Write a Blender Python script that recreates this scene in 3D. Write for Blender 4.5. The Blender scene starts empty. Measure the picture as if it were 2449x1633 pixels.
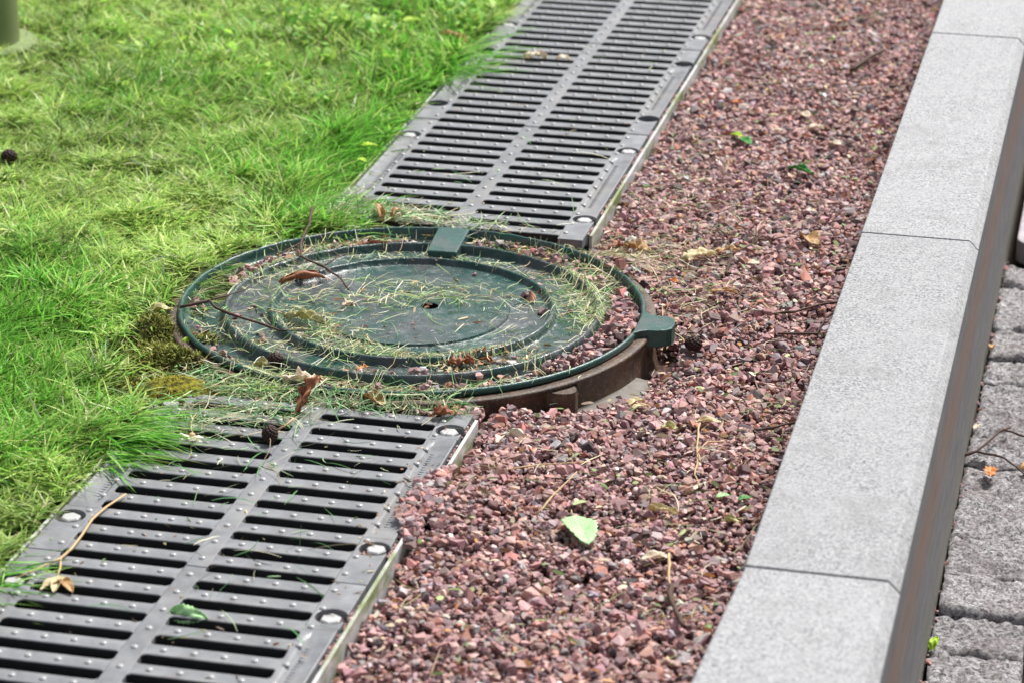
import bpy, bmesh, math, random
import numpy as np
from mathutils import Vector, Matrix, Euler

# ------------------------------------------------------------------ camera, sky, sun
# The place is measured in grating pitches: one slat pitch = 1 unit = 41.667 mm.
P = 0.0416667
R = math.radians
SC = bpy.context.scene
COL = SC.collection
rnd = random.Random(11)
rs = np.random.RandomState(7)

CAM = np.array([21.876, -70.248, 31.28])
A_, B_, C_ = -0.223, 0.374, 0.009
FPX = 6773.6
Fv = np.array([math.sin(A_) * math.cos(B_), math.cos(A_) * math.cos(B_), -math.sin(B_)])
rt = np.array([math.cos(A_), -math.sin(A_), 0.0])
up = np.cross(rt, Fv)
Rv = math.cos(C_) * rt + math.sin(C_) * up
Uv = -math.sin(C_) * rt + math.cos(C_) * up
cd = bpy.data.cameras.new('camera')
cam = bpy.data.objects.new('camera', cd)
COL.objects.link(cam)
cam.matrix_world = Matrix(((Rv[0], Uv[0], -Fv[0], CAM[0] * P), (Rv[1], Uv[1], -Fv[1], CAM[1] * P),
                           (Rv[2], Uv[2], -Fv[2], CAM[2] * P), (0, 0, 0, 1)))
cd.sensor_width = 36
cd.lens = FPX / 2449 * 36
cd.clip_start = 0.05
cd.clip_end = 500
cd.dof.use_dof = True
cd.dof.focus_distance = float((np.array([2.5, 6.0, 0]) - CAM) @ Fv) * P
cd.dof.aperture_fstop = 7.5
SC.camera = cam

SUN_EL, SUN_AZ = R(54), R(24)          # azimuth measured from +Y towards +X
w = bpy.data.worlds.new('World')
SC.world = w
w.use_nodes = True
nt = w.node_tree
bg = nt.nodes['Background']
sky = nt.nodes.new('ShaderNodeTexSky')
sky.sky_type = 'NISHITA'
sky.sun_disc = False
sky.sun_elevation = SUN_EL
sky.sun_rotation = SUN_AZ
sky.dust_density = 3.0
hs = nt.nodes.new('ShaderNodeHueSaturation')
hs.inputs['Saturation'].default_value = 0.38
nt.links.new(sky.outputs[0], hs.inputs['Color'])
nt.links.new(hs.outputs[0], bg.inputs['Color'])
bg.inputs['Strength'].default_value = 0.10
ld = bpy.data.lights.new('sun', 'SUN')
sun = bpy.data.objects.new('sun', ld)
COL.objects.link(sun)
ld.energy = 4.6
ld.angle = R(12)
ld.color = (1.0, 0.97, 0.92)
sdir = Vector((math.sin(SUN_AZ) * math.cos(SUN_EL), math.cos(SUN_AZ) * math.cos(SUN_EL), math.sin(SUN_EL)))
sun.rotation_euler = sdir.to_track_quat('Z', 'Y').to_euler()
SC.view_settings.view_transform = 'Standard'
SC.view_settings.look = 'None'
SC.view_settings.gamma = 1
SC.view_settings.use_curve_mapping = False
SC.view_settings.exposure = 0.46


# ------------------------------------------------------------------ helpers
def px_ok(X, m=260):
    """points (N,3) in units that fall inside the frame widened by m source pixels"""
    d = X - CAM
    z = d @ Fv
    u = 1224.5 + FPX * (d @ Rv) / z
    v = 816.5 - FPX * (d @ Uv) / z
    return (z > 5) & (u > -m) & (u < 2449 + m) & (v > -m) & (v < 1633 + m)


def tag(o, label=None, cat=None, group=None, kind=None):
    if label: o['label'] = label
    if cat: o['category'] = cat
    if group: o['group'] = group
    if kind: o['kind'] = kind
    return o


def link(o, parent=None):
    COL.objects.link(o)
    if parent is not None: o.parent = parent
    return o


def thing(name, loc=(0, 0, 0), label=None, cat=None, group=None, kind=None, rz=0):
    o = bpy.data.objects.new(name, None)
    o.empty_display_size = 0.02
    o.location = Vector(loc) * P
    o.rotation_euler.z = rz
    link(o)
    return tag(o, label, cat, group, kind)


def org(parent):
    """world position of a part's parent, in units (parts are written in world units)"""
    p = Vector((0, 0, 0))
    while parent is not None:
        p += parent.location
        parent = parent.parent
    return p / P


def npmesh(name, V, polys, mat, parent=None, col=None, smooth=False, local=False):
    V = np.asarray(V, dtype=np.float64)
    if parent is not None and not local:
        V = V - np.array(org(parent))
    me = bpy.data.meshes.new(name)
    me.vertices.add(len(V))
    me.vertices.foreach_set('co', (V * P).astype(np.float32).ravel())
    polys = [np.asarray(p, dtype=np.int32) for p in polys if len(p)]
    loops = np.concatenate([p.ravel() for p in polys])
    starts, s = [], 0
    for p in polys:
        n, k = p.shape
        starts.append(s + np.arange(n, dtype=np.int32) * k)
        s += n * k
    starts = np.concatenate(starts)
    me.loops.add(len(loops))
    me.loops.foreach_set('vertex_index', loops)
    me.polygons.add(len(starts))
    me.polygons.foreach_set('loop_start', starts)
    me.update(calc_edges=True)
    if col is not None:
        ca = me.color_attributes.new('Col', 'FLOAT_COLOR', 'POINT')
        c4 = np.ones((len(V), 4), dtype=np.float32)
        c4[:, :3] = col
        ca.data.foreach_set('color', c4.ravel())
    if smooth: me.shade_smooth()
    else: me.shade_flat()
    me.materials.append(mat)
    o = bpy.data.objects.new(name, me)
    return link(o, parent)


def bmobj(name, bm, mat, parent=None, smooth=False, bevel=0.0, segs=2, local=False, angle=35):
    bmesh.ops.recalc_face_normals(bm, faces=bm.faces)
    off = Vector((0, 0, 0)) if (parent is None or local) else org(parent)
    for v in bm.verts: v.co = (v.co - off) * P
    me = bpy.data.meshes.new(name)
    bm.to_mesh(me)
    bm.free()
    if smooth: me.shade_smooth()
    else: me.shade_flat()
    me.materials.append(mat)
    o = link(bpy.data.objects.new(name, me), parent)
    if bevel:
        m = o.modifiers.new('bevel', 'BEVEL')
        m.width = bevel * P
        m.segments = segs
        m.limit_method = 'ANGLE'
        m.angle_limit = R(angle)
        m.harden_normals = False
    return o


def prism(poly, z0, z1, bm=None):
    bm = bm or bmesh.new()
    t = [bm.verts.new((x, y, z1)) for x, y in poly]
    b = [bm.verts.new((x, y, z0)) for x, y in poly]
    bm.faces.new(t)
    bm.faces.new(b[::-1])
    n = len(poly)
    for i in range(n):
        j = (i + 1) % n
        bm.faces.new((t[i], b[i], b[j], t[j]))
    return bm


def box(x0, x1, y0, y1, z0, z1, bm=None):
    return prism([(x0, y0), (x1, y0), (x1, y1), (x0, y1)], z0, z1, bm)


def revolve(prof, cx, cy, n=160, a0=0.0, a1=2 * math.pi, wob=None):
    """surface of revolution from (r, z) pairs; returns V, quads"""
    full = abs(a1 - a0 - 2 * math.pi) < 1e-6
    m = n if full else n + 1
    ang = a0 + (a1 - a0) * np.arange(m) / n
    pr = np.array(prof)
    rr = pr[:, 0][None, :] * np.ones((m, 1))
    zz = pr[:, 1][None, :] * np.ones((m, 1))
    if wob is not None: rr, zz = wob(rr, zz, ang)
    V = np.stack([cx + rr * np.cos(ang)[:, None], cy + rr * np.sin(ang)[:, None], zz], -1).reshape(-1, 3)
    k = len(prof)
    i = np.arange(n if full else m - 1)
    j = (i + 1) % m
    q = []
    for a in range(k - 1):
        q.append(np.stack([i * k + a, i * k + a + 1, j * k + a + 1, j * k + a], -1))
    q = np.concatenate(q)
    return V, q


def grid_noise(seed, freq):
    """smooth value noise on the plane, vectorised; period large enough for the site"""
    r_ = np.random.RandomState(seed)
    T = r_.rand(64, 64)

    def f(x, y):
        gx, gy = np.asarray(x) * freq + 1000, np.asarray(y) * freq + 1000
        ix, iy = np.floor(gx).astype(int), np.floor(gy).astype(int)
        fx, fy = gx - ix, gy - iy
        fx, fy = fx * fx * (3 - 2 * fx), fy * fy * (3 - 2 * fy)
        a, b = T[ix % 64, iy % 64], T[(ix + 1) % 64, iy % 64]
        c, d = T[ix % 64, (iy + 1) % 64], T[(ix + 1) % 64, (iy + 1) % 64]
        return a * (1 - fx) * (1 - fy) + b * fx * (1 - fy) + c * (1 - fx) * fy + d * fx * fy
    return f


n_lo, n_mid, n_hi, n_fine = grid_noise(1, .16), grid_noise(2, .45), grid_noise(3, 1.3), grid_noise(4, 3.1)


# ------------------------------------------------------------------ materials
class Mt:
    def __init__(s, name, rough=.6, spec=.5, metal=0.0):
        s.m = bpy.data.materials.new(name)
        s.m.use_nodes = True
        s.t = s.m.node_tree
        s.b = s.t.nodes['Principled BSDF']
        s.b.inputs['Roughness'].default_value = rough
        s.b.inputs['Specular IOR Level'].default_value = spec
        s.b.inputs['Metallic'].default_value = metal
        s.tc = s.t.nodes.new('ShaderNodeTexCoord')
        s.co = s.tc.outputs['Object']

    def L(s, a, b): s.t.links.new(a, b)

    def map(s, sx=1, sy=1, sz=1):
        n = s.t.nodes.new('ShaderNodeMapping')
        n.inputs['Scale'].default_value = (sx, sy, sz)
        s.L(s.co, n.inputs[0])
        return n.outputs[0]

    def noise(s, scale, detail=3, rough=.55, vec=None, dist=0):
        n = s.t.nodes.new('ShaderNodeTexNoise')
        n.inputs['Scale'].default_value = scale
        n.inputs['Detail'].default_value = detail
        n.inputs['Roughness'].default_value = rough
        n.inputs['Distortion'].default_value = dist
        s.L(vec or s.co, n.inputs['Vector'])
        return n.outputs['Fac']

    def vor(s, scale, vec=None, out='Distance'):
        n = s.t.nodes.new('ShaderNodeTexVoronoi')
        n.inputs['Scale'].default_value = scale
        s.L(vec or s.co, n.inputs['Vector'])
        return n.outputs[out]

    def ramp(s, fac, stops):
        n = s.t.nodes.new('ShaderNodeValToRGB')
        e = n.color_ramp.elements
        while len(e) < len(stops): e.new(.5)
        for k, (p, c) in enumerate(stops):
            e[k].position = p
            e[k].color = (c, c, c, 1) if isinstance(c, (int, float)) else (*c, 1)
        s.L(fac, n.inputs[0])
        return n.outputs[0]

    def mix(s, fac, a, b, mode='MIX'):
        n = s.t.nodes.new('ShaderNodeMix')
        n.data_type = 'RGBA'
        n.blend_type = mode
        for v, i in ((fac, 0), (a, 6), (b, 7)):
            if hasattr(v, 'links'): s.L(v, n.inputs[i])
            elif i == 0: n.inputs[0].default_value = v
            else: n.inputs[i].default_value = (*v, 1)
        return n.outputs[2]

    def col(s, c):
        if hasattr(c, 'links'): s.L(c, s.b.inputs['Base Color'])
        else: s.b.inputs['Base Color'].default_value = (*c, 1)
        return s

    def rand(s, c, lo=.86, hi=1.1):
        n = s.t.nodes.new('ShaderNodeObjectInfo')
        return s.mix(1, c, s.ramp(n.outputs['Random'], [(0, lo / hi), (1, 1.0)]), 'MULTIPLY')

    def attr(s):
        n = s.t.nodes.new('ShaderNodeAttribute')
        n.attribute_name = 'Col'
        return n.outputs['Color']

    def bump(s, h, strength=.5, dist=.002):
        n = s.t.nodes.new('ShaderNodeBump')
        n.inputs['Strength'].default_value = strength
        n.inputs['Distance'].default_value = dist
        s.L(h, n.inputs['Height'])
        if s.b.inputs['Normal'].links: s.L(s.b.inputs['Normal'].links[0].from_socket, n.inputs['Normal'])
        s.L(n.outputs[0], s.b.inputs['Normal'])
        return s

    def roughn(s, sock):
        s.L(sock, s.b.inputs['Roughness'])
        return s

    def translucent(s, color, fac):
        t = s.t.nodes.new('ShaderNodeBsdfTranslucent')
        if hasattr(color, 'links'): s.L(color, t.inputs[0])
        else: t.inputs[0].default_value = (*color, 1)
        mx = s.t.nodes.new('ShaderNodeMixShader')
        mx.inputs[0].default_value = fac
        out = s.t.nodes['Material Output']
        s.L(s.b.outputs[0], mx.inputs[1])
        s.L(t.outputs[0], mx.inputs[2])
        s.L(mx.outputs[0], out.inputs['Surface'])
        return s


M = {}
a = Mt('grate_iron', rough=.42, spec=.55)
c = a.mix(a.ramp(a.noise(38, 4), [(.35, 0), (.7, 1)]), (.150, .155, .168), (.235, .242, .258))
c = a.mix(a.ramp(a.noise(9, 5, .7), [(.50, 0), (.75, .6)]), c, (.25, .235, .21))
c = a.mix(a.ramp(a.noise(26, 6, .75), [(.58, 0), (.70, .45)]), c, (.16, .115, .085))
c = a.rand(c, .88, 1.05)
a.col(c).bump(a.noise(420, 3), .25, .0006)
a.roughn(a.ramp(a.noise(60, 3), [(.3, .36), (.75, .58)]))
M['grate'] = a.m
a = Mt('stud_highlight_iron', rough=.3, spec=.7)  # lighter than the grate so the colour itself carries the stud highlights
a.col(a.mix(a.noise(200, 2), (.24, .24, .25), (.36, .36, .37)))
M['stud'] = a.m
a = Mt('grate_slot_shade', rough=.6, spec=.35)  # dark counterpart of the grate iron, slot shade put into the colour
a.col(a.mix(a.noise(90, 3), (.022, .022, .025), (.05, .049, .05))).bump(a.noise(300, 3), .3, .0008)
M['slot_shade'] = a.m

a = Mt('galvanised_steel', rough=.38, spec=.6)
c = a.mix(a.ramp(a.noise(55, 3), [(.35, 0), (.7, 1)]), (.42, .43, .43), (.60, .60, .60))
g = a.ramp(a.noise(26, 5, .65, vec=a.map(1, .35, 1)), [(.46, 0), (.6, 1)])
c = a.mix(g, c, (.19, .24, .08))
a.col(c).bump(a.noise(200, 3), .3, .0005)
M['rail'] = a.m

a = Mt('bolt_zinc', rough=.32, spec=.6, metal=.35)
a.col(a.mix(a.noise(150, 3), (.42, .42, .42), (.66, .66, .65)))
M['bolt'] = a.m

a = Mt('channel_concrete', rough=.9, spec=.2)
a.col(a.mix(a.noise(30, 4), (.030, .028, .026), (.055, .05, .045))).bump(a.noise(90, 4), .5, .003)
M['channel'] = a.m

a = Mt('lid_paint', rough=.3, spec=.48)
p1 = a.ramp(a.noise(11, 5, .6, dist=.6), [(.44, 0), (.58, 1)])
c = a.mix(p1, (.006, .050, .040), (.050, .062, .065))  # worn charcoal patches, their grey lightened to paint in some sheen
c = a.mix(a.ramp(a.noise(45, 4), [(.48, 0), (.72, .55)]), c, (.12, .145, .148))
c = a.mix(a.ramp(a.noise(17, 6, .7), [(.62, 0), (.72, .6)]), c, (.07, .05, .035))
a.col(c)
a.roughn(a.ramp(a.noise(24, 5, .6), [(.35, .20), (.7, .40)]))
a.bump(a.noise(60, 5, .65, dist=1.6), .8, .0022)
a.bump(a.vor(55, vec=a.map(1, 1, 1)), .25, .0008)
M['lid'] = a.m

a = Mt('green_paint', rough=.33, spec=.6)
c = a.mix(a.ramp(a.noise(40, 5, .6), [(.4, 0), (.62, 1)]), (.006, .060, .048), (.016, .082, .068))
c = a.mix(a.ramp(a.noise(28, 6, .7), [(.50, 0), (.62, .8)]), c, (.085, .10, .095))
c = a.mix(a.ramp(a.noise(75, 6, .75), [(.60, 0), (.68, .7)]), c, (.09, .07, .05))
c = a.mix(a.ramp(a.noise(14, 4), [(.42, 0), (.65, .6)]), c, (.008, .05, .042))
a.col(c).bump(a.noise(120, 5, .7), .7, .0015)
M['green'] = a.m

a = Mt('rusty_iron', rough=.5, spec=.5)
c = a.mix(a.ramp(a.noise(35, 5, .65), [(.4, 0), (.65, 1)]), (.045, .028, .021), (.10, .052, .026))
c = a.mix(a.ramp(a.noise(330, 2), [(.66, 0), (.74, .8)]), c, (.33, .27, .22))
c = a.mix(a.ramp(a.noise(120, 5, .75), [(.52, 0), (.64, .7)]), c, (.16, .12, .09))
a.col(c).bump(a.noise(160, 5, .7), .8, .002)
M['rust'] = a.m

a = Mt('kerb_granite', rough=.75, spec=.3)
v1 = a.noise(300, 4, .75)
c = a.ramp(v1, [(.37, (.055, .055, .065)), (.46, (.23, .235, .25)), (.54, (.35, .355, .365)), (.67, (.49, .49, .495))])
c = a.mix(a.ramp(a.noise(9, 5, .65), [(.35, 0), (.7, .55)]), c, (.34, .345, .36))
c = a.mix(a.ramp(a.noise(70, 4, .65), [(.4, 0), (.72, .4)]), c, (.44, .44, .445))
c = a.mix(a.ramp(a.noise(14, 6, .7), [(.52, 0), (.72, .55)]), c, (.22, .22, .222))
c = a.mix(a.ramp(a.noise(620, 2), [(.3, .55), (.42, 0)]), c, (.16, .16, .18))
c = a.rand(c, .88, 1.04)
a.col(c).bump(a.noise(300, 4), .5, .0010)
M['granite'] = a.m

a = Mt('kerb_base_concrete', rough=.8, spec=.3)
st = a.noise(1.0, 5, .6, vec=a.map(60, 14, 60))
c = a.mix(a.ramp(st, [(.3, 0), (.7, 1)]), (.10, .097, .10), (.165, .16, .163))
c = a.mix(a.ramp(a.noise(260, 3), [(.3, .7), (.42, 0)]), c, (.06, .055, .05))
c = a.mix(a.ramp(a.noise(340, 2), [(.68, 0), (.74, .6)]), c, (.36, .35, .34))
sep = a.t.nodes.new('ShaderNodeSeparateXYZ')
a.L(a.co, sep.inputs[0])
mr = a.t.nodes.new('ShaderNodeMapRange')
for k, v in zip((1, 2, 3, 4), (-.1 * P, 7.6 * P, 0, 1)): mr.inputs[k].default_value = v
a.L(sep.outputs['Z'], mr.inputs[0])
band = a.ramp(mr.outputs[0], [(.50, 0), (.64, .6), (.78, .9), (.88, 0)])
fac = a.mix(1, band, a.ramp(a.noise(1.0, 5, .7, vec=a.map(90, 5, 90)), [(.36, .1), (.6, 1)]), 'MULTIPLY')
c = a.mix(fac, c, (.20, .105, .065))
low = a.ramp(mr.outputs[0], [(.0, .8), (.10, .5), (.3, 0)])
fac = a.mix(1, low, a.ramp(a.noise(40, 5), [(.35, .1), (.65, 1)]), 'MULTIPLY')
c = a.mix(fac, c, (.17, .16, .11))
a.col(c).bump(a.noise(220, 4), .4, .001)
M['kerbbase'] = a.m

a = Mt('sett_stone', rough=.85, spec=.3)
c = a.ramp(a.noise(190, 6, .8), [(.36, (.05, .045, .05)), (.44, (.27, .255, .265)), (.52, (.52, .50, .515)), (.61, (.84, .82, .84))])
c = a.mix(a.ramp(a.noise(22, 4), [(.45, 0), (.7, .45)]), c, (.22, .165, .165))
c = a.rand(c, .86, 1.0)
a.col(c).bump(a.noise(130, 8, .8), 1, .009).bump(a.noise(45, 4), .7, .01)
M['sett'] = a.m

a = Mt('joint_dirt', rough=.95, spec=.1)
a.col(a.mix(a.noise(80, 4), (.018, .014, .012), (.05, .038, .032))).bump(a.noise(130, 4), .6, .004)
M['dirt'] = a.m

a = Mt('lawn_soil', rough=.95, spec=.1)
a.col(a.mix(a.ramp(a.noise(60, 4), [(.35, 0), (.65, 1)]), (.022, .024, .010), (.07, .075, .025))).bump(a.noise(160, 4), .8, .006)
M['soil'] = a.m

a = Mt('gravel_bed', rough=.95, spec=.15)
a.col(a.mix(a.vor(110, out='Color'), (.05, .03, .028), (.13, .075, .068))).bump(a.vor(110), .8, .005)
M['bed'] = a.m

a = Mt('stone_chips', rough=.62, spec=.35)
c = a.mix(.5, a.attr(), a.ramp(a.noise(420, 3), [(.3, .45), (.7, 1.0)]), 'MULTIPLY')
a.col(c).bump(a.noise(380, 3), .35, .0008)
M['gravel'] = a.m

a = Mt('grass_blade', rough=.5, spec=.35)
a.col(a.attr()).translucent(a.attr(), .38)
M['blade'] = a.m
a = Mt('clipping_blade', rough=.55, spec=.3)
a.col(a.attr()).translucent(a.attr(), .2)
M['clip'] = a.m
a = Mt('moss', rough=.9, spec=.1)
a.col(a.attr())
M['moss'] = a.m

a = Mt('dark_bark', rough=.7, spec=.3)
a.col(a.mix(a.noise(300, 3), (.035, .018, .014), (.12, .07, .05))).bump(a.noise(500, 3), .5, .0005)
M['bark'] = a.m
a = Mt('pale_stalk', rough=.6, spec=.3)
a.col(a.mix(a.noise(200, 3), (.42, .25, .14), (.62, .48, .26)))
M['stalk'] = a.m
a = Mt('cone_scale', rough=.6, spec=.4)
a.col(a.mix(a.noise(400, 3), (.022, .010, .008), (.06, .028, .02)))
M['cone'] = a.m
a = Mt('post_paint', rough=.5, spec=.4)
a.col(a.mix(a.noise(20, 4), (.13, .155, .07), (.21, .25, .11)))
M['post'] = a.m
a = Mt('plinth_concrete', rough=.8, spec=.2)
a.col(a.mix(a.noise(30, 4), (.15, .20, .085), (.23, .29, .13)))
M['plinth'] = a.m
a = Mt('pale_cast_cover', rough=.5, spec=.5)
a.col(a.mix(a.ramp(a.noise(30, 5), [(.4, 0), (.6, 1)]), (.27, .24, .26), (.40, .36, .38))).bump(a.noise(200, 4), .4, .001)
M['cover'] = a.m
a = Mt('black_pit', rough=.9, spec=.1)
a.col((.006, .005, .006))
M['pit'] = a.m


def leafmat(name, c1, c2, c3=None, tr=.3, rough=.5):
    a = Mt(name, rough=rough, spec=.4)
    c = a.mix(a.ramp(a.noise(70, 4), [(.35, 0), (.65, 1)]), c1, c2)
    if c3: c = a.mix(a.ramp(a.noise(170, 4), [(.55, 0), (.68, .8)]), c, c3)
    sp = a.t.nodes.new('ShaderNodeSeparateXYZ')
    a.L(a.co, sp.inputs[0])
    def mth(op, x, y=None):
        n_ = a.t.nodes.new('ShaderNodeMath')
        n_.operation = op
        for k_, v_ in enumerate((x, y)):
            if v_ is None: continue
            if hasattr(v_, 'links'): a.L(v_, n_.inputs[k_])
            else: n_.inputs[k_].default_value = v_
        return n_.outputs[0]
    ay = mth('ABSOLUTE', sp.outputs['Y'])
    sv = mth('SINE', mth('MULTIPLY', mth('SUBTRACT', sp.outputs['X'], mth('MULTIPLY', ay, .75)), 1150.0))
    vein = mth('MAXIMUM', a.ramp(sv, [(.80, 0), (1, .55)]), a.ramp(mth('MULTIPLY', ay, 400.0), [(.12, 1), (.38, 0)]))
    pale = tuple(min(1, v_ * 1.25 + .08) for v_ in c2)
    c = a.mix(mth('MULTIPLY', vein, .7), c, pale)
    a.col(c).bump(vein, .35, -.0006).bump(a.noise(180, 3), .4, .001)
    a.translucent(c, tr)
    return a.m


LM = dict(
    rust=leafmat('brown_leaf', (.26, .085, .035), (.46, .20, .10), (.14, .05, .03)),
    tan=leafmat('tan_leaf', (.42, .22, .08), (.66, .46, .22), (.22, .11, .04)),
    straw=leafmat('straw_leaf', (.60, .48, .24), (.78, .70, .46), (.35, .22, .10)),
    pale=leafmat('pale_leaf', (.72, .58, .42), (.85, .78, .64), (.40, .20, .10)),
    olive=leafmat('olive_leaf', (.42, .40, .16), (.62, .58, .30), (.20, .14, .05)),
    green=leafmat('green_leaf', (.04, .22, .04), (.10, .38, .07), None),
    lime=leafmat('lime_leaf', (.42, .66, .04), (.62, .80, .08), None, .45),
    mint=leafmat('mint_leaf', (.36, .66, .27), (.50, .76, .40), (.22, .50, .15), .25),
    orange=leafmat('orange_leaf', (.62, .20, .05), (.78, .34, .12), (.30, .10, .04)),
)

# ------------------------------------------------------------------ setting: ground sheets
RC = (0.66, 9.30)        # centre of the manhole


def soil_h(x, y):
    x, y = np.asarray(x, float), np.asarray(y, float)
    d = np.hypot(x - RC[0], y - RC[1])
    th = np.degrees(np.arctan2(y - RC[1], x - RC[0])) % 360
    left = np.exp(-((th - 180) / 34) ** 2)
    return -.74 + .30 * n_lo(x, y) + .25 * n_mid(x, y) + .62 * n_hi(x * .8, y * .8) ** 1.5 - .06 + .62 * left * np.exp(-((d - 7.9) / .8) ** 2)


def bed_h(x, y):
    """finished level of the gravel"""
    x, y = np.asarray(x, float), np.asarray(y, float)
    h = -.52 + .16 * n_lo(x, y) + .12 * n_mid(x, y)
    r_ = np.hypot(x - RC[0], y - RC[1])
    th = np.degrees(np.arctan2(y - RC[1], x - RC[0]))
    side = np.exp(-((th + 15) / 26) ** 2)
    h = h - .62 * side * np.exp(-(np.maximum(r_ - 7.9, 0) / 1.1) ** 2)
    h = h + .34 * np.exp(-((th + 78) / 26) ** 2) * np.exp(-(np.maximum(r_ - 7.7, 0) / .9) ** 2)
    heap = np.exp(-((x - 6.0) ** 2 + (y - 14.6) ** 2) / 1.7)
    h = h + .62 * heap
    h = h + .62 * np.exp(-((x - 5.5) / .95) ** 2 - ((y + 4.2) / 1.9) ** 2)
    return h


def sheet(name, xs, ys, hf, mat):
    X, Y = np.meshgrid(xs, ys, indexing='ij')
    V = np.stack([X, Y, hf(X, Y)], -1).reshape(-1, 3)
    n, m = X.shape
    i, j = np.meshgrid(np.arange(n - 1), np.arange(m - 1), indexing='ij')
    k = (i * m + j).ravel()
    o = npmesh(name, V, [np.stack([k, k + m, k + m + 1, k + 1], -1)], mat, smooth=True)
    return tag(o, kind='structure')


def axis(*segs):
    out = []
    for a_, b_, n_ in segs: out += list(np.linspace(a_, b_, n_, endpoint=False))
    return np.array(out + [segs[-1][1]])


tag(npmesh('ground', [(-3000, -3000, -8.4), (3000, -3000, -8.4), (3000, 3000, -8.4), (-3000, 3000, -8.4)], [[(0, 1, 2, 3)]], M['soil']), kind='structure')
sheet('lawn_soil', axis((-900, -40, 6), (-40, -4.78, 90)), axis((-900, -25, 6), (-25, 65, 180), (65, 900, 6)), soil_h, M['soil'])
sheet('gravel_bed', axis((4.72, 14.0, 60)), axis((-900, -25, 6), (-25, 65, 420), (65, 900, 6)), lambda x, y: bed_h(x, y) - .50, M['bed'])
sheet('manhole_surround_soil', axis((-4.78, 4.72, 50)), axis((1.32, 16.9, 70)), lambda x, y: bed_h(x, y) - .44 - .5 * (np.hypot(x - RC[0], y - RC[1]) < 7.1), M['bed'])
sheet('pavement_bed', axis((17.4, 900, 12)), axis((-900, 900, 20)), lambda x, y: x * 0 - 6.15, M['dirt'])

# ------------------------------------------------------------------ kerb
kerb = thing('granite_kerb', (15.8, 13, -5.5), 'long pale speckled granite kerb with chamfered edge beside the red gravel', 'kerb')
bm = box(14.08, 17.66, -90, 110, -6.1, 2.07)
bmobj('kerb_base', bm, M['kerbbase'], kerb)
prof = [(14.05, 2.08), (14.05, 2.37), (14.08, 2.40), (17.36, 2.40), (17.40, 2.385), (17.655, 2.13), (17.675, 2.08)]
for k in range(-2, 5):
    y0, y1 = -11.04 + 24.25 * k + .05, -11.04 + 24.25 * (k + 1) - .05
    bm = bmesh.new()
    e1 = [bm.verts.new((x, y0, z)) for x, z in prof]
    e2 = [bm.verts.new((x + .0, y1, z)) for x, z in prof]
    bm.faces.new(e1)
    bm.faces.new(e2[::-1])
    for i in range(len(prof)):
        j = (i + 1) % len(prof)
        bm.faces.new((e1[i], e2[i], e2[j], e1[j]))
    if k == -1:
        for v in (e1[0], e1[1], e1[2]): v.co.x -= 1.15      # the nearest stone widens towards the camera
    dx, dz = rnd.uniform(-.015, .015), rnd.uniform(-.012, .012)
    for v in bm.verts: v.co += Vector((dx, 0, dz if v.co.z > 2.1 else 0))
    bmobj('kerb_stone', bm, M['granite'], kerb, bevel=.03, angle=20)

# ------------------------------------------------------------------ cobbled pavement
pave = thing('cobblestone_pavement', (19, 5, -6.1), kind='structure')


def sett(x0, x1, y0, y1, top, seed):
    n, m = 23, 21
    r_ = np.random.RandomState(seed)
    nz1, nz2 = grid_noise(seed + 50, .9), grid_noise(seed + 90, 3.0)
    u, v = np.meshgrid(np.linspace(0, 1, n), np.linspace(0, 1, m), indexing='ij')
    du, dv = np.minimum(u, 1 - u) * (x1 - x0), np.minimum(v, 1 - v) * (y1 - y0)
    edge = np.clip(np.minimum(du, dv) / .09, 0, 1)
    X = x0 + u * (x1 - x0) + (nz1(u * 4, v * 4) - .5) * .10 * (1 - edge) + (r_.rand() - .5) * .06 * v
    Y = y0 + v * (y1 - y0) + (nz1(u * 4 + 9, v * 4 + 5) - .5) * .07 + (r_.rand() - .5) * .06 * u
    Z = top - .12 * (1 - edge) ** 2 + (nz1(u * 3 + 3, v * 3) - .5) * .16 * edge + (nz2(u * 3, v * 3) - .5) * .16 + (nz2(u * 9 + 4, v * 9) - .5) * .15 + (r_.rand() - .5) * .2 * (v - .5)
    V = np.stack([X, Y, Z], -1)
    ring = [(i, 0) for i in range(n)] + [(n - 1, j) for j in range(1, m)] + [(i, m - 1) for i in range(n - 2, -1, -1)] + [(0, j) for j in range(m - 2, 0, -1)]
    base = np.array([[V[i, j, 0], V[i, j, 1], -6.12] for i, j in ring])
    idx = np.arange(n * m).reshape(n, m)
    q = np.stack([idx[:-1, :-1].ravel(), idx[1:, :-1].ravel(), idx[1:, 1:].ravel(), idx[:-1, 1:].ravel()], -1)
    L_ = len(ring)
    s = []
    for k in range(L_):
        a_, b_ = idx[ring[k]], idx[ring[(k + 1) % L_]]
        s.append((a_, n * m + k, n * m + (k + 1) % L_, b_))
    return np.concatenate([V.reshape(-1, 3), base]), [q, np.array(s)]


rows0 = [-13.7, -11.6, -9.5, -7.48, -5.31, -3.25, -.97, 1.48, 3.55, 5.58, 7.86, 9.81, 12.09, 14.12, 16.25, 18.19]
rows = [CAM[1] + (v - CAM[1]) * 1.1726 for v in rows0]
rows = [rows[0] - 2.5 * k for k in range(7, 0, -1)] + rows
sd = 0
for colx, (xa, xb) in enumerate(((17.69, 20.34), (20.48, 23.0), (23.14, 25.7), (25.84, 28.3), (28.44, 31.0))):
    off = (0, .9, -.7, .5, -.3)[colx]
    for k in range(len(rows) - 1):
        sd += 1
        g = .015
        ja, jb = rnd.uniform(-.05, .05), rnd.uniform(-.05, .05)
        V, q = sett(xa + .03 + ja, xb - .03 + jb, rows[k] + g + off, rows[k + 1] - g + off, -5.38 + rnd.uniform(-.12, .1), 100 + sd)
        npmesh('cobblestone', V, q, M['sett'], pave, smooth=True)
yy = 35.9
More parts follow.
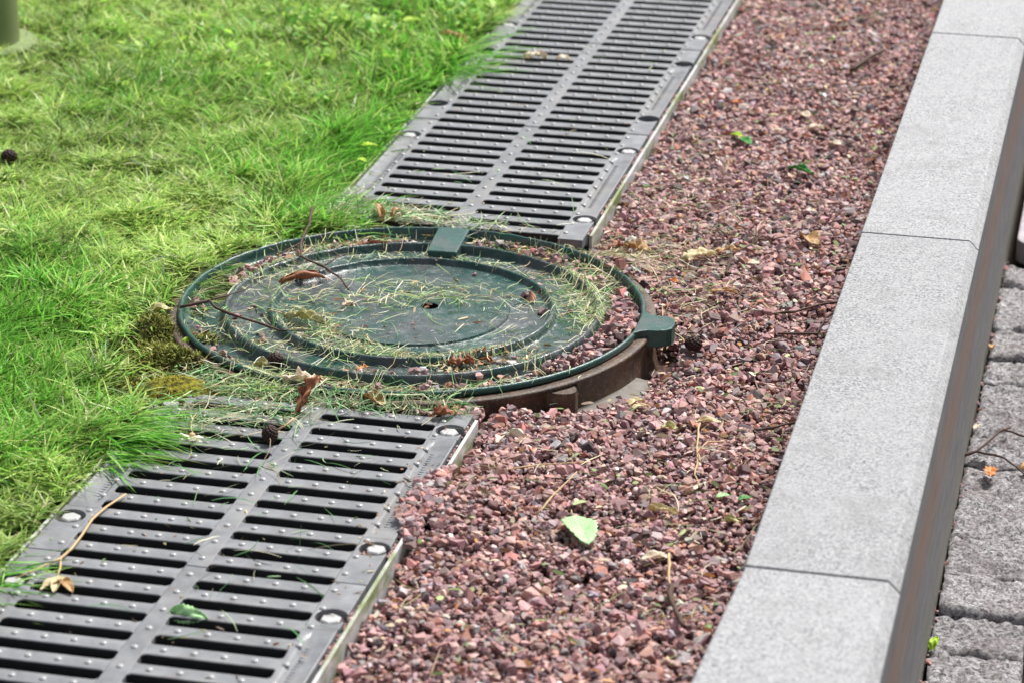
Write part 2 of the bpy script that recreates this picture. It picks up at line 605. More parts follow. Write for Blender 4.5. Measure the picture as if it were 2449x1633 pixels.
while yy < 75:
    for xa, xb in ((17.69, 20.34), (20.48, 23.0), (24.7, 27.2), (27.35, 29.9)):
        if yy < 50.2 and xb < 24: continue
        sd += 1
        V, q = sett(xa, xb, yy + .06, yy + 2.44, -5.38 + rnd.uniform(-.1, .1), 100 + sd)
        npmesh('cobblestone', V, q, M['sett'], pave, smooth=True)
    yy += 2.5


# ------------------------------------------------------------------ gully grating set in the pavement
def rrect(x0, x1, y0, y1, r, n=6):
    out = []
    for cx, cy, a0 in ((x1 - r, y0 + r, -90), (x1 - r, y1 - r, 0), (x0 + r, y1 - r, 90), (x0 + r, y0 + r, 180)):
        for k in range(n + 1):
            t = R(a0 + 90 * k / n)
            out.append((cx + r * math.cos(t), cy + r * math.sin(t)))
    return out


def ring_prism(outer, inner, z0, z1):
    bm = bmesh.new()
    n = len(outer)
    to = [bm.verts.new((x, y, z1)) for x, y in outer]
    ti = [bm.verts.new((x, y, z1)) for x, y in inner]
    bo = [bm.verts.new((x, y, z0)) for x, y in outer]
    bi = [bm.verts.new((x, y, z0)) for x, y in inner]
    for i in range(n):
        j = (i + 1) % n
        bm.faces.new((to[i], to[j], ti[j], ti[i]))
        bm.faces.new((bo[i], bi[i], bi[j], bo[j]))
        bm.faces.new((to[i], bo[i], bo[j], to[j]))
        bm.faces.new((ti[i], ti[j], bi[j], bi[i]))
    return bm


gul = thing('gully_grate', (21.2, 40, -6.1), 'pinkish pale cast gully grate with rounded corners at the far right edge behind the kerb', 'drain grate')
GX0, GX1, GY0, GY1 = 17.98, 24.5, 35.15, 50.0
bmobj('grate_frame', ring_prism(rrect(GX0, GX1, GY0, GY1, .75), rrect(GX0 + .27, GX1 - .27, GY0 + .27, GY1 - .27, .5), -6.05, -5.15), M['cover'], gul, bevel=.05)
yy = GY0 + .95
while yy < GY1 - 1.6:
    bmobj('grate_bar', prism(rrect(GX0 + .72, GX1 - .72, yy, yy + .75, .3), -5.9, -5.22), M['cover'], gul, bevel=.04)
    yy += 1.35
bmobj('grate_pit', box(GX0 + .05, GX1 - .05, GY0 - .9, GY1 - .1, -6.14, -6.08), M['pit'], gul)

# ------------------------------------------------------------------ drain channels and gratings
NY, EDGE_L, SLOT_L, RIB_L, RIB_R, SLOT_R, EDGE_R = 12, -4.50, -3.57, -.26, .30, 3.61, 4.46
TH = .36


def channel(y0, y1, label, ends):
    t = thing('drain_channel', (0, (y0 + y1) / 2, -4), label, 'drain channel', 'channel sections under the gratings')
    for s, x0, x1 in ((1, 4.58, 4.68), (-1, -4.70, -4.61)):
        bmobj('edge_rail', box(x0, x1, y0, y1, -1.6, -.015 if s > 0 else -.05), M['rail'], t, bevel=.012)
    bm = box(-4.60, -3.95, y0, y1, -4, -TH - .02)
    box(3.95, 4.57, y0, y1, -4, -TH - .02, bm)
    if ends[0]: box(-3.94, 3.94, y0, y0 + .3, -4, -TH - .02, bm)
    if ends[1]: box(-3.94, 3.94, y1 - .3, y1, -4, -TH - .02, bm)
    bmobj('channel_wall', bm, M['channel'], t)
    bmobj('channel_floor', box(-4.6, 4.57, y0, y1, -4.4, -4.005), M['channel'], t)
    return t


channel(-60, 1.38, 'drain channel under the nearest gratings in front of the manhole', (0, 1))
channel(17.55, 39.1, 'drain channel with mossy steel edge rail just behind the manhole', (1, 0))
channel(39.16, 60.7, 'farthest drain channel section beyond the step in the steel edge rail', (0, 0))
channel(60.76, 110, 'drain channel section beyond the top of the picture', (0, 0))


def slat_mesh(xa, xb):
    st = [(0, .10), (.025, .055), (.06, .022), (.10, 0)]
    xs = [(xa + d, f) for d, f in st] + [(xb - d, f) for d, f in st[::-1]]
    V = []
    for x, f in xs:
        w_ = .262 + f
        V += [(x, -w_ + .022, 0), (x, w_ - .022, 0), (x, w_, -.022), (x, w_ - .05, -TH), (x, -w_ + .05, -TH), (x, -w_, -.022)]
    q = []
    for s in range(len(xs) - 1):
        for k in range(6):
            a_, b_ = s * 6 + k, s * 6 + (k + 1) % 6
            q.append((a_, a_ + 6, b_ + 6, b_))
    return V, q


def mk_shared(name, V, q, mat, smooth=False):
    me = bpy.data.meshes.new(name)
    me.from_pydata([(x * P, y * P, z * P) for x, y, z in V], [], q)
    me.update()
    if smooth: me.shade_smooth()
    else: me.shade_flat()
    me.materials.append(mat)
    return me


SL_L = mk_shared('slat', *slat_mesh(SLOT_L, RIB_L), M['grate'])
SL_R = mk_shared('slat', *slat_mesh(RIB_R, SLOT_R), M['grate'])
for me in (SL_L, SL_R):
    me.materials.append(M['slot_shade'])        # near-black sides and undersides paint in the shade between the bars
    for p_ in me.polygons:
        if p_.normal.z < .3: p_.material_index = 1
V = []
for r_, z in ((.10, -.004), (.088, .024), (.060, .042), (.0, .050)):
    if r_ == 0: V.append((0, 0, z))
    else: V += [(r_ * math.cos(R(36 * k)), r_ * math.sin(R(36 * k)), z) for k in range(10)]
q = [(a_ * 10 + k, a_ * 10 + (k + 1) % 10, a_ * 10 + 10 + (k + 1) % 10, a_ * 10 + 10 + k) for a_ in range(2) for k in range(10)]
q += [(20 + k, 20 + (k + 1) % 10, 30) for k in range(10)]
STUD = mk_shared('stud', V, q, M['stud'], True)
V, q = [], []
HX = [(.27 * math.cos(R(60 * k + 12)), .27 * math.sin(R(60 * k + 12))) for k in range(6)]
for s, z in ((1, -.25), (1, -.055), (.86, -.02), (.80, -.018)): V += [(x * s, y * s, z) for x, y in HX]
for a_ in range(3): q += [(a_ * 6 + k, a_ * 6 + (k + 1) % 6, a_ * 6 + 6 + (k + 1) % 6, a_ * 6 + 6 + k) for k in range(6)]
q.append(tuple(18 + k for k in range(6)))
BOLT = mk_shared('bolt', V, q, M['bolt'])


def child(name, me, parent, x, y, z=0):
    o = bpy.data.objects.new(name, me)
    o.location = (x * P, y * P, z * P)
    return link(o, parent)


def flange(parent, s, ya, yb, bolts, plain=False):
    """one side flange from ya (near end) to yb (far end); s=+1 right, -1 left"""
    xi, xo = (SLOT_R, EDGE_R) if s > 0 else (SLOT_L, EDGE_L)
    cx = 4.09 if s > 0 else -4.14
    rr = .41
    lo, hi = bolts
    bm = bmesh.new()

    def seg(y0, y1, by):
        pts = [(xi, y0), (xo, y0)]
        if by is not None:
            dx = xo - cx
            hh = math.sqrt(max(rr * rr - dx * dx, 0.0))
            if hh > 0: a0 = math.atan2(-hh, dx)
            a0, a1 = math.atan2(-hh, dx), math.atan2(hh, dx)
            # walk round the inner side of the hole
            if s > 0: angs = [a0 - (2 * math.pi - (a1 - a0)) * k / 16 for k in range(17)]
            else:
                a0, a1 = a0 % (2 * math.pi), a1 % (2 * math.pi)
                angs = [a0 + (2 * math.pi - (a0 - a1)) * k / 16 for k in range(17)]
            pts += [(cx + rr * math.cos(t), by + rr * math.sin(t)) for t in angs]
        pts += [(xo, y1), (xi, y1)]
        prism(pts, -TH, 0, bm)
    ylo, yhi = lo + .62, hi - .62
    seg(ya, ylo, lo)
    seg(yhi, yb, hi)
    # scooped middle part
    L_ = abs(xo - xi)
    px = [0, .13, .19, .28, .42, .60, .76, .84, .88, .90]
    pz = [0, 0, -.035, -.115, -.10, -.075, -.04, -.008, -.02, -TH]
    n = 30
    V, Q = [], []
    for i in range(n + 1):
        y = ylo + (yhi - ylo) * i / n
        f = min(1, max(0, i - 1) / 2.5, max(0, n - 1 - i) / 2.5)
        f = f * f * (3 - 2 * f)
        if plain: f = 0
        for x_, z_ in zip(px, pz):
            z2 = z_ * f if z_ > -.2 and x_ < .86 else z_
            V.append((xi + s * x_ * L_ / .90, y, z2))
        V.append((xi, y, -TH))
    vv = [bm.verts.new(v) for v in V]
    k = len(px) + 1
    for i in range(n):
        for j in range(k - 1):
            bm.faces.new((vv[i * k + j], vv[i * k + j + 1], vv[i * k + k + j + 1], vv[i * k + k + j]))
    o = bmobj('side_flange', bm, M['grate'], parent, bevel=.016, angle=50)
    # embossed ticks in the scoop
    bmr = bmesh.new()
    y = ylo + .9
    while y < yhi - .9:
        x0, x1 = xi + s * .36 * L_, xi + s * .62 * L_
        box(min(x0, x1), max(x0, x1), y, y + .045, -.16, -.088, bmr)
        y += .15
    bmobj('embossed_rib', bmr, M['grate'], parent)['kind'] = 'stuff'


def grate(ytop, n, label, bolts, ext_top=.46, ext_bot=.46, fitted=True):
    """rows at ytop, ytop-1 ... ; bolts = y of near and far bolts"""
    ybot = ytop - (n - 1)
    t = thing('drain_grate', (0, (ytop + ybot) / 2, -TH), label, 'drain grate', 'cast gratings along the drain')
    oy = (ytop + ybot) / 2
    for i in range(n):
        y = ytop - i
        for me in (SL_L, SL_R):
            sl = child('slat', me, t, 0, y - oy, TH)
            xs = [-3.0, -2.25, -1.5, -.75] if me is SL_L else [.75, 1.5, 2.25, 3.0]
            for x in xs: child('stud', STUD, sl, x + rnd.uniform(-.01, .01), 0)
    bmobj('centre_rib', box(RIB_L, RIB_R, ybot - ext_bot, ytop + ext_top, -TH, 0), M['grate'], t, bevel=.012)
    for i in range(n):
        for x in (0.02, -3.76, 3.77): child('stud', STUD, t, x, ytop - i - oy, TH)
    for s in (1, -1):
        flange(t, s, ybot - ext_bot, ytop + ext_top, bolts)
        for by in (bolts if fitted else ()):
            o = child('bolt', BOLT, t, 4.09 * s - (.06 if s < 0 else 0) + rnd.uniform(-.03, .03), by - oy + rnd.uniform(-.05, .05), TH)
            o.rotation_euler.z = rnd.uniform(0, 1)
        x0, x1 = (3.66, 4.44) if s > 0 else (-4.48, -3.62)
        bmobj('bolt_seat', box(x0, x1, ybot - .3, ytop + .3, -TH - .12, -TH - .005), M['dirt'], t)
    return t


grate(-9.96, 12, 'nearest grey slotted grating at the bottom left corner, stalk and dry leaf lying on it', (-20.0, -11.32))
grate(1.0, 11, 'grey slotted grating just in front of the manhole, strewn with grass clippings and a cone', (-7.42, .5 - .05), ext_top=.68)
grate(28.59, 12, 'grey slotted grating just behind the manhole with round bolts and shiny studs', (19.14, 27.05), ext_bot=.60)
grate(40.62, 12, 'second grating behind the manhole with pale dry leaves on its slats', (31.2, 39.0), fitted=False)
grate(52.66, 12, 'farthest grating in view, cut by the top edge of the picture', (43.2, 51.2))

grate(64.7, 12, 'grating beyond the top edge of the picture', (55.2, 63.2))
grate(-21.98, 12, 'grating below the bottom edge of the picture', (-31.9, -23.4))

# ------------------------------------------------------------------ manhole
frame = thing('manhole_collar', (RC[0], RC[1], -1.2), 'rusty brown round iron collar under the manhole cover, standing proud of the gravel', 'manhole collar')


def fw(rr, zz, ang):
    return rr + .012 * np.sin(ang * 17)[:, None] * (zz < -.1), zz


V, q = revolve([(7.10, -1.3), (7.10, .0), (7.13, .03), (7.50, .03), (7.56, .01), (7.58, -.05), (7.54, -.12), (7.52, -.5), (7.56, -1.0), (7.75, -1.3)], *RC, wob=fw)
npmesh('frame_ring', V, [q], M['rust'], frame, smooth=True)


def polar(pts): return [(RC[0] + r_ * math.cos(R(t)), RC[1] + r_ * math.sin(R(t))) for r_, t in pts]


def ear(ang, mat, parent, name):
    pts = polar([(7.40, ang - 4.6), (7.62, ang - 4.2), (7.9, ang - 3.0), (8.1, ang - 1.2), (8.12, ang + .6), (7.98, ang + 2.2), (7.72, ang + 3.6), (7.42, ang + 4.8)])
    bm = prism(pts, -1.3, .005)
    top = max(bm.faces, key=lambda f: f.calc_center_median().z)
    r_ = bmesh.ops.inset_region(bm, faces=[top], thickness=.12)
    for v in top.verts: v.co.z -= .13
    return bmobj(name, bm, mat, parent, bevel=.05, segs=2)


for an in (-40.3, 220, 130): ear(an, M['rust'], frame, 'frame_lug')
V, q = revolve([(7.2, -1.2), (7.3, -.86), (8.15, -.92), (8.45, -1.3)], *RC, n=40, a0=R(-47), a1=R(-12),
               wob=lambda rr, zz, an: (rr + (rr > 7.8) * .25 * np.sin(an * 9)[:, None] + .05 * np.sin(an * 41)[:, None], zz))
a = Mt('footing_concrete', rough=.9, spec=.2)
a.col(a.mix(a.noise(90, 4), (.13, .12, .105), (.27, .25, .23))).bump(a.noise(150, 4), .5, .002)
npmesh('concrete_footing', V, [q], a.m, frame, smooth=True)

cover = thing('manhole_cover', (RC[0], RC[1], 0), 'round dark green manhole cover with raised rings, littered with clippings and red stones', 'manhole cover')


def lw(rr, zz, ang):
    w_ = .006 * np.sin(ang * 23 + 1)[:, None] + .006 * np.sin(ang * 57)[:, None] + .004 * np.sin(ang * 111)[:, None]
    return rr + w_, zz + w_ * .6


PR = [(3.00, .050), (3.02, .02), (3.04, -.02), (3.07, -.03), (4.16, -.03), (4.25, -.02), (4.29, .12), (4.32, .165), (4.37, .175), (4.42, .15), (4.46, .02), (4.49, -.07), (4.55, -.08),
      (5.55, -.09), (5.65, -.06), (5.69, .12), (5.72, .18), (5.78, .20), (5.84, .175), (5.88, .04), (5.91, -.15), (5.98, -.18), (6.5, -.18), (6.90, -.15)]
V, q = revolve(PR, *RC, n=220, wob=lw)
npmesh('lid_plate', V, [q], M['lid'], cover, smooth=True)
V, q = revolve([(6.90, -.15), (7.05, -.13), (7.085, .04), (7.10, .19), (7.13, .24), (7.17, .25), (7.215, .235), (7.245, .18), (7.25, .08), (7.2, .035)], *RC, n=220, wob=lw)
npmesh('outer_rim', V, [q], M['green'], cover, smooth=True)
# centre disc with its real hole
bm = bmesh.new()
HC = (RC[0] + .46, RC[1] + .36)
o1 = [bm.verts.new((RC[0] + 3.00 * math.cos(R(3 * k)), RC[1] + 3.00 * math.sin(R(3 * k)), .050)) for k in range(120)]
h1 = [bm.verts.new((HC[0] + .27 * math.cos(R(15 * k)), HC[1] + .27 * math.sin(R(15 * k)), .050)) for k in range(24)]
ed = [bm.edges.new((L_[k], L_[(k + 1) % len(L_)])) for L_ in (o1, h1) for k in range(len(L_))]
bmesh.ops.triangle_fill(bm, use_beauty=True, use_dissolve=False, edges=ed)
bmobj('centre_disc', bm, M['lid'], cover)
V, q = revolve([(.275, .05), (.265, .02), (.265, -.6), (0.001, -.6)], *HC, n=24)
npmesh('lift_hole', V, [q], M['pit'], cover)
# hinge tab at the far side and lug at the right
tx, ty = math.cos(R(93.6)), math.sin(R(93.6))
nx_, ny_ = -ty, tx
tab = [(RC[0] + tx * r_ + nx_ * w_, RC[1] + ty * r_ + ny_ * w_) for r_, w_ in ((4.86, -.50), (4.86, .50), (7.12, .53), (7.12, -.53))]
bm = prism(tab, -.19, .275)
for v in bm.verts:
    if v.co.z > 0 and math.hypot(v.co.x - RC[0], v.co.y - RC[1]) < 5.5: v.co.z = .235
bmobj('hinge_tab', bm, M['green'], cover, bevel=.05, segs=3)
lug = [(7.10, 1.15), (7.20, .98), (7.36, .80), (7.6, .74), (7.92, .76), (8.1, .64), (8.2, .40), (8.24, .1), (8.2, -.22), (8.05, -.42), (7.8, -.52), (7.5, -.56), (7.32, -.66), (7.18, -.84), (7.10, -1.0)]
lug = [(RC[0] + x_, RC[1] + y_) for x_, y_ in lug]
bm = prism(lug, -.30, .262)
top = max(bm.faces, key=lambda f: f.calc_center_median().z)
bmobj('lifting_lug', bm, M['green'], cover, bevel=.06, segs=3)
# worn raised foundry curves cast into the lid
bm = bmesh.new()


def wire(bm, pts, rad, sides=6, closed=False):
    pts = [Vector(p) for p in pts]
    rads = rad if hasattr(rad, '__len__') else [rad] * len(pts)
    rings = []
    for i, p in enumerate(pts):
        d = (pts[min(i + 1, len(pts) - 1)] - pts[max(i - 1, 0)]).normalized()
        a_ = d.cross(Vector((0, 0, 1)))
        if a_.length < 1e-3: a_ = d.cross(Vector((1, 0, 0)))
        a_.normalize()
        b_ = a_.cross(d)
        rings.append([bm.verts.new(p + (a_ * math.cos(2 * math.pi * k / sides) + b_ * math.sin(2 * math.pi * k / sides)) * rads[i]) for k in range(sides)])
    for r1, r2 in zip(rings, rings[1:]):
        for k in range(sides):
            j = (k + 1) % sides
            bm.faces.new((r1[k], r1[j], r2[j], r2[k]))
    bm.faces.new(rings[0][::-1])
    bm.faces.new(rings[-1])
    return bm


for ox, oy, l_, w_, rot in ((1.9, -3.25, .85, .16, .35), (2.55, -2.95, .6, .13, .45), (1.1, -3.45, .8, .18, .2), (-1.4, -3.1, .7, .16, -.4), (3.2, 1.6, .55, .12, 1.1)):
    pts = []
    for k in range(15):
        t = k / 14 * 2 * math.pi * .86
        x_, y_ = l_ * math.cos(t), w_ * math.sin(t) * (1 + .3 * math.sin(3 * t))
        pts.append((RC[0] + ox + x_ * math.cos(rot) - y_ * math.sin(rot), RC[1] + oy + x_ * math.sin(rot) + y_ * math.cos(rot), -.03))
    wire(bm, pts, .022, 5)
bmobj('foundry_mark', bm, M['lid'], cover, smooth=True)['kind'] = 'stuff'


def lid_h(x, y):
    r_ = np.hypot(np.asarray(x) - RC[0], np.asarray(y) - RC[1])
    pr = np.array([(0, .05)] + PR + [(7.05, -.13), (7.11, .21), (7.17, .25), (7.245, .19), (7.4, .03), (7.56, .02)])
    return np.interp(r_, pr[:, 0], pr[:, 1])


# ------------------------------------------------------------------ gravel
def hull_variant(seed, npts):
    r_ = np.random.RandomState(seed)
    p_ = r_.normal(size=(npts, 3))
    p_ /= np.linalg.norm(p_, axis=1)[:, None]
    p_ *= np.array([1, r_.uniform(.65, .95), r_.uniform(.5, .8)]) * (1 + .12 * r_.normal(size=(npts, 1)))
    bm = bmesh.new()
    for v in p_: bm.verts.new(v)
    g = bmesh.ops.convex_hull(bm, input=bm.verts)
    bmesh.ops.delete(bm, geom=[v for v in bm.verts if not v.link_faces], context='VERTS')
    bmesh.ops.triangulate(bm, faces=bm.faces)
    bmesh.ops.recalc_face_normals(bm, faces=bm.faces)
    bm.verts.index_update()
    V = np.array([v.co[:] for v in bm.verts])
    F = np.array([[v.index for v in f.verts] for f in bm.faces])
    bm.free()
    return V, F


VARS = [hull_variant(300 + k, 11 + k % 4) for k in range(14)]
PAL = np.array([1.16, 1.17, 1.15]) * np.array([(.39, .225, .215), (.33, .185, .185), (.27, .155, .16), (.38, .17, .14), (.52, .35, .33), (.30, .235, .25), (.20, .125, .13), (.36, .32, .33), (.09, .065, .07), (.50, .29, .25), (.20, .17, .19), (.60, .52, .48)])
PW = np.array([.22, .2, .14, .08, .09, .08, .08, .025, .03, .04, .015, .012])


def stones(name, XY, size, hf_fn, mat, parent=None, drop=True, tilt=.45, hcap=None, pal=PAL, pw=PW, layerlift=.55):
    n = len(XY)
    r_ = np.random.RandomState(len(name) + n)
    z = hf_fn(XY[:, 0], XY[:, 1]).astype(float)
    if drop:
        c_ = .075
        x0, y0 = XY.min(0) - 1
        nxg, nyg = ((XY.max(0) + 1 - np.array([x0, y0])) / c_).astype(int) + 2
        gx, gy = np.meshgrid(x0 + np.arange(nxg) * c_, y0 + np.arange(nyg) * c_, indexing='ij')
        H = hf_fn(gx, gy)
        base = H.copy()
        for i in range(n):
            k = max(1, int(round(size[i] * .75 / c_)))
            ix, iy = int((XY[i, 0] - x0) / c_), int((XY[i, 1] - y0) / c_)
            Wd = H[ix - k:ix + k + 1, iy - k:iy + k + 1]
            zc = Wd.mean() + size[i] * layerlift * .6
            z[i] = zc
            top_ = zc + size[i] * .45
            np.maximum(Wd, top_, out=Wd)
            if hcap is not None:
                np.minimum(Wd, base[ix - k:ix + k + 1, iy - k:iy + k + 1] + hcap, out=Wd)
    else:
        z = z + size * .45
    yaw = r_.rand(n) * 2 * np.pi
    tx_, ty_ = r_.normal(size=n) * tilt, r_.normal(size=n) * tilt
    cy_, sy_ = np.cos(yaw), np.sin(yaw)
    Rz = np.zeros((n, 3, 3)); Rz[:, 0, 0] = cy_; Rz[:, 0, 1] = -sy_; Rz[:, 1, 0] = sy_; Rz[:, 1, 1] = cy_; Rz[:, 2, 2] = 1
    ca, sa = np.cos(tx_), np.sin(tx_)
    Rx = np.zeros((n, 3, 3)); Rx[:, 0, 0] = 1; Rx[:, 1, 1] = ca; Rx[:, 1, 2] = -sa; Rx[:, 2, 1] = sa; Rx[:, 2, 2] = ca
    cb, sb = np.cos(ty_), np.sin(ty_)
    Ry = np.zeros((n, 3, 3)); Ry[:, 0, 0] = cb; Ry[:, 0, 2] = sb; Ry[:, 1, 1] = 1; Ry[:, 2, 0] = -sb; Ry[:, 2, 2] = cb
    RR = np.einsum('nij,njk,nkl->nil', Rx, Ry, Rz)
    ci = r_.choice(len(pal), n, p=pw / pw.sum())
    colr = pal[ci] * (1 + .22 * r_.normal(size=(n, 1))) * (1 + .05 * r_.normal(size=(n, 3)))
    colr = np.clip(colr, .02, .8)
    var = r_.randint(0, len(VARS), n)
    AV, AF, AC, base_i = [], [], [], 0
    for k, (Vk, Fk) in enumerate(VARS):
        idx = np.nonzero(var == k)[0]
        if not len(idx): continue
        W = np.einsum('nij,vj->nvi', RR[idx], Vk) * size[idx][:, None, None]
        W += np.concatenate([XY[idx], z[idx][:, None]], 1)[:, None, :]
        AV.append(W.reshape(-1, 3))
        F = Fk[None] + (np.arange(len(idx)) * len(Vk))[:, None, None] + base_i
        AF.append(F.reshape(-1, 3))
        AC.append(np.repeat(colr[idx], len(Vk), 0))
        base_i += len(idx) * len(Vk)
    return npmesh(name, np.concatenate(AV), [np.concatenate(AF)], mat, parent, col=np.concatenate(AC))


def sizes(n, r_, lo=.05, hi=.27, mu=.100):
    return np.clip(mu * np.exp(.38 * r_.normal(size=n)), lo, hi)


# the wide gravel strip
n = 94000
XY = np.stack([rs.uniform(4.74, 14.15, n), rs.uniform(-24, 62, n)], -1)
dr = np.hypot(XY[:, 0] - RC[0], XY[:, 1] - RC[1])
ang = np.degrees(np.arctan2(XY[:, 1] - RC[1], XY[:, 0] - RC[0]))
keep = px_ok(np.column_stack([XY, np.zeros(n)]), 150) & (dr > 7.72)
keep &= ~((np.abs(XY[:, 1] - RC[1] - .1) < .75) & (XY[:, 0] - RC[0] < 8.35))
keep &= ~((ang > -41) & (ang < -21) & (dr < 7.82 + .35 * n_hi(XY[:, 0] * 2, XY[:, 1] * 2)) & (n_fine(XY[:, 0], XY[:, 1]) > .12))
keep &= ~((dr < 8.3) & (np.abs(ang + 40.3) < 5.2))
XY = XY[keep]
n = len(XY)
sz = sizes(n, rs)
order = rs.permutation(n)
XY, sz = XY[order], sz[order]
gr = stones('gravel', XY, sz, lambda x, y: bed_h(x, y) - .46, M['gravel'], hcap=.40)
tag(gr, 'bed of small pinkish red crushed stones between the drain and the kerb', 'gravel', kind='stuff')

# gravel round the manhole between the gratings, thinning out into soil on the lawn side
n = 14000
XY = np.stack([rs.uniform(-5.6, 4.56, n), rs.uniform(1.76, 17.0, n)], -1)
dr = np.hypot(XY[:, 0] - RC[0], XY[:, 1] - RC[1])
pk = np.clip((XY[:, 0] + 5.4) / 5, .12, 1)
pk = np.where(XY[:, 1] < 6, np.clip((XY[:, 0] + 5.8) / 5.5, .15, 1), pk * .6)
keep = (dr > 7.7) & (rs.rand(n) < pk)
XY = XY[keep]
# stones caught between grating edge and rail
n2 = 1500
G = np.stack([rs.uniform(4.47, 4.57, n2), rs.uniform(-20, 54, n2)], -1)
o = stones('gravel', XY, sizes(len(XY), rs, mu=.13), lambda x, y: bed_h(x, y) - .42, M['gravel'], hcap=.34)
tag(o, 'red stones lying in the soil round the foot of the manhole frame', 'gravel', kind='stuff')
G = G[((G[:, 1] < 1.2) | (G[:, 1] > 17.8)) & (n_mid(G[:, 0] * 3, G[:, 1] * 2.2) > .45)]
sg = np.full(len(G), .05) * (1 + .3 * rs.rand(len(G)))
mound = np.stack([rs.uniform(3.85, 4.9, 900), rs.uniform(-7.4, -1.2, 900)], -1)
dd = ((mound[:, 0] - 5.1) / .8) ** 2 + ((mound[:, 1] + 4.5) / 2.1) ** 2
mound = mound[dd < 1.15 + .5 * rs.rand(900)]
bs = []
for by, bx in ((-7.42, 4.09), (-11.32, 4.09), (.45, 4.09), (19.14, 4.09), (27.05, 4.09)):
    for k in range(14):
        t, r_ = rs.rand() * 6.28, rs.uniform(.24, .34)
        bs.append((bx + r_ * math.cos(t), by + r_ * math.sin(t)))
bs = np.array(bs)
XYm = np.concatenate([G, mound, bs])
szm = np.concatenate([sg, sizes(len(mound), rs, mu=.13), np.full(len(bs), .06)])
tagx = np.concatenate([np.zeros(len(G)), np.ones(len(mound)), np.full(len(bs), 2)])


def drain_h(x, y):
    z = np.where((np.asarray(x) > 4.46), -.12, 0.0)
    for by, bx in ((-7.42, 4.09), (-11.32, 4.09), (.45, 4.09), (19.14, 4.09), (27.05, 4.09)):
        z = np.where(np.hypot(np.asarray(x) - bx, np.asarray(y) - by) < .38, -.22, z)
    dd_ = ((np.asarray(x) - 5.2) / .8) ** 2 + ((np.asarray(y) + 4.4) / 2.0) ** 2
    return z + .22 * np.exp(-dd_) * (np.abs(np.asarray(y) + 4.4) < 3)


o = stones('gravel', XYm, szm, drain_h, M['gravel'], drop=False)
tag(o, 'red stones spilt over the drain edge and caught round its bolts', 'gravel', kind='stuff')


# stones in the ring troughs of the cover
def arc_pts(n, r0, r1, a0, a1, r_=rs):
    t, q_ = R(1) * r_.uniform(a0, a1, n), r_.uniform(r0, r1, n)
    return np.stack([RC[0] + q_ * np.cos(t), RC[1] + q_ * np.sin(t)], -1)


L_ = [arc_pts(420, 6.08, 6.95, -34, 16), arc_pts(70, 6.3, 6.95, 16, 40), arc_pts(120, 6.05, 6.7, 36, 86), arc_pts(80, 6.05, 6.7, 101, 150), arc_pts(50, 6.1, 6.8, 150, 172),
      arc_pts(110, 6.05, 6.9, -95, -34), arc_pts(30, 6.3, 6.95, -150, -96), arc_pts(40, 5.3, 5.6, -100, -40), arc_pts(9, 4.6, 5.5, 180, 240), arc_pts(10, 4.5, 5.6, 0, 60),
      arc_pts(34, 6.9, 7.6, 35, 60), arc_pts(10, 6.5, 6.95, -175, -150)]
XYc = np.concatenate(L_ + [np.array([(RC[0] + 1.1, RC[1] + 3.6), (RC[0] + 3.1, RC[1] + 2.05), (RC[0] + 3.25, RC[1] + 1.95), (RC[0] + 3.4, RC[1] + 1.8), (RC[0] - .35, RC[1] + 4.3), (RC[0] + 3.95, RC[1] + .75), (RC[0] + 3.3, RC[1] - 4.9), (RC[0] - 4.9, RC[1] - .75), (RC[0] - 3.9, RC[1] - 3.1)])])
o = stones('gravel', XYc, sizes(len(XYc), rs, mu=.108), lid_h, M['gravel'], drop=True, hcap=.30)
tag(o, 'red stones lying in the ring troughs of the green manhole cover', 'gravel', kind='stuff')


# grit in the joint between kerb and setts
Kj = np.stack([17.72 + .07 * rs.normal(size=150), rs.uniform(-14, 34, 150)], -1)
o = stones('gravel', Kj, sizes(150, rs, mu=.075), lambda x, y: x * 0 - 5.62 + .2 * n_hi(x, y), M['gravel'], drop=False)
tag(o, 'red grit caught in the joint between kerb base and cobblestones', 'gravel', kind='stuff')


# ------------------------------------------------------------------ grass
def blades(X0, az, L_, w0, elev, droop, colr, name, mat, twist=None, parent=None):
    """upright curved ribbons. X0 (N,3) roots; elev = angle above ground at the root"""
    n = len(X0)
    ts = np.array([0, .38, .74, 1.0])
    ws = np.array([.9, 1.0, .62, 0])
    dh = np.stack([np.cos(az), np.sin(az)], -1)
    sd_ = np.stack([-np.sin(az), np.cos(az), np.zeros(n)], -1)
    if twist is None: twist = rs.normal(size=n) * .5
    sd_ = sd_ * np.cos(twist)[:, None]
    sd_[:, 2] = np.sin(twist)
    V = np.zeros((n, 7, 3))
    for k, t in enumerate(ts):
        hor = L_ * (np.cos(elev) * t + .35 * droop * t * t)
        ver = L_ * (np.sin(elev) * t - .5 * droop * t * t * np.sin(elev))
        c_ = X0.copy()
        c_[:, :2] += dh * hor[:, None]
        c_[:, 2] += ver
        if k < 3:
            V[:, 2 * k] = c_ - sd_ * (w0 * ws[k] * .5)[:, None]
            V[:, 2 * k + 1] = c_ + sd_ * (w0 * ws[k] * .5)[:, None]
        else: V[:, 6] = c_
    b = (np.arange(n) * 7)[:, None]
    q_ = np.concatenate([b + np.array([[0, 1, 3, 2]]), b + np.array([[2, 3, 5, 4]])])
    t_ = b + np.array([[4, 5, 6]])
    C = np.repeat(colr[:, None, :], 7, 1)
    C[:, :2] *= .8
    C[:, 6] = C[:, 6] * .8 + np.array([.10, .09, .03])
    return npmesh(name, V.reshape(-1, 3), [q_, t_], mat, parent, col=C.reshape(-1, 3), smooth=True)


def blob(x, y, cx, cy, sx, sy): return np.exp(-((x - cx) / sx) ** 2 - ((y - cy) / sy) ** 2)


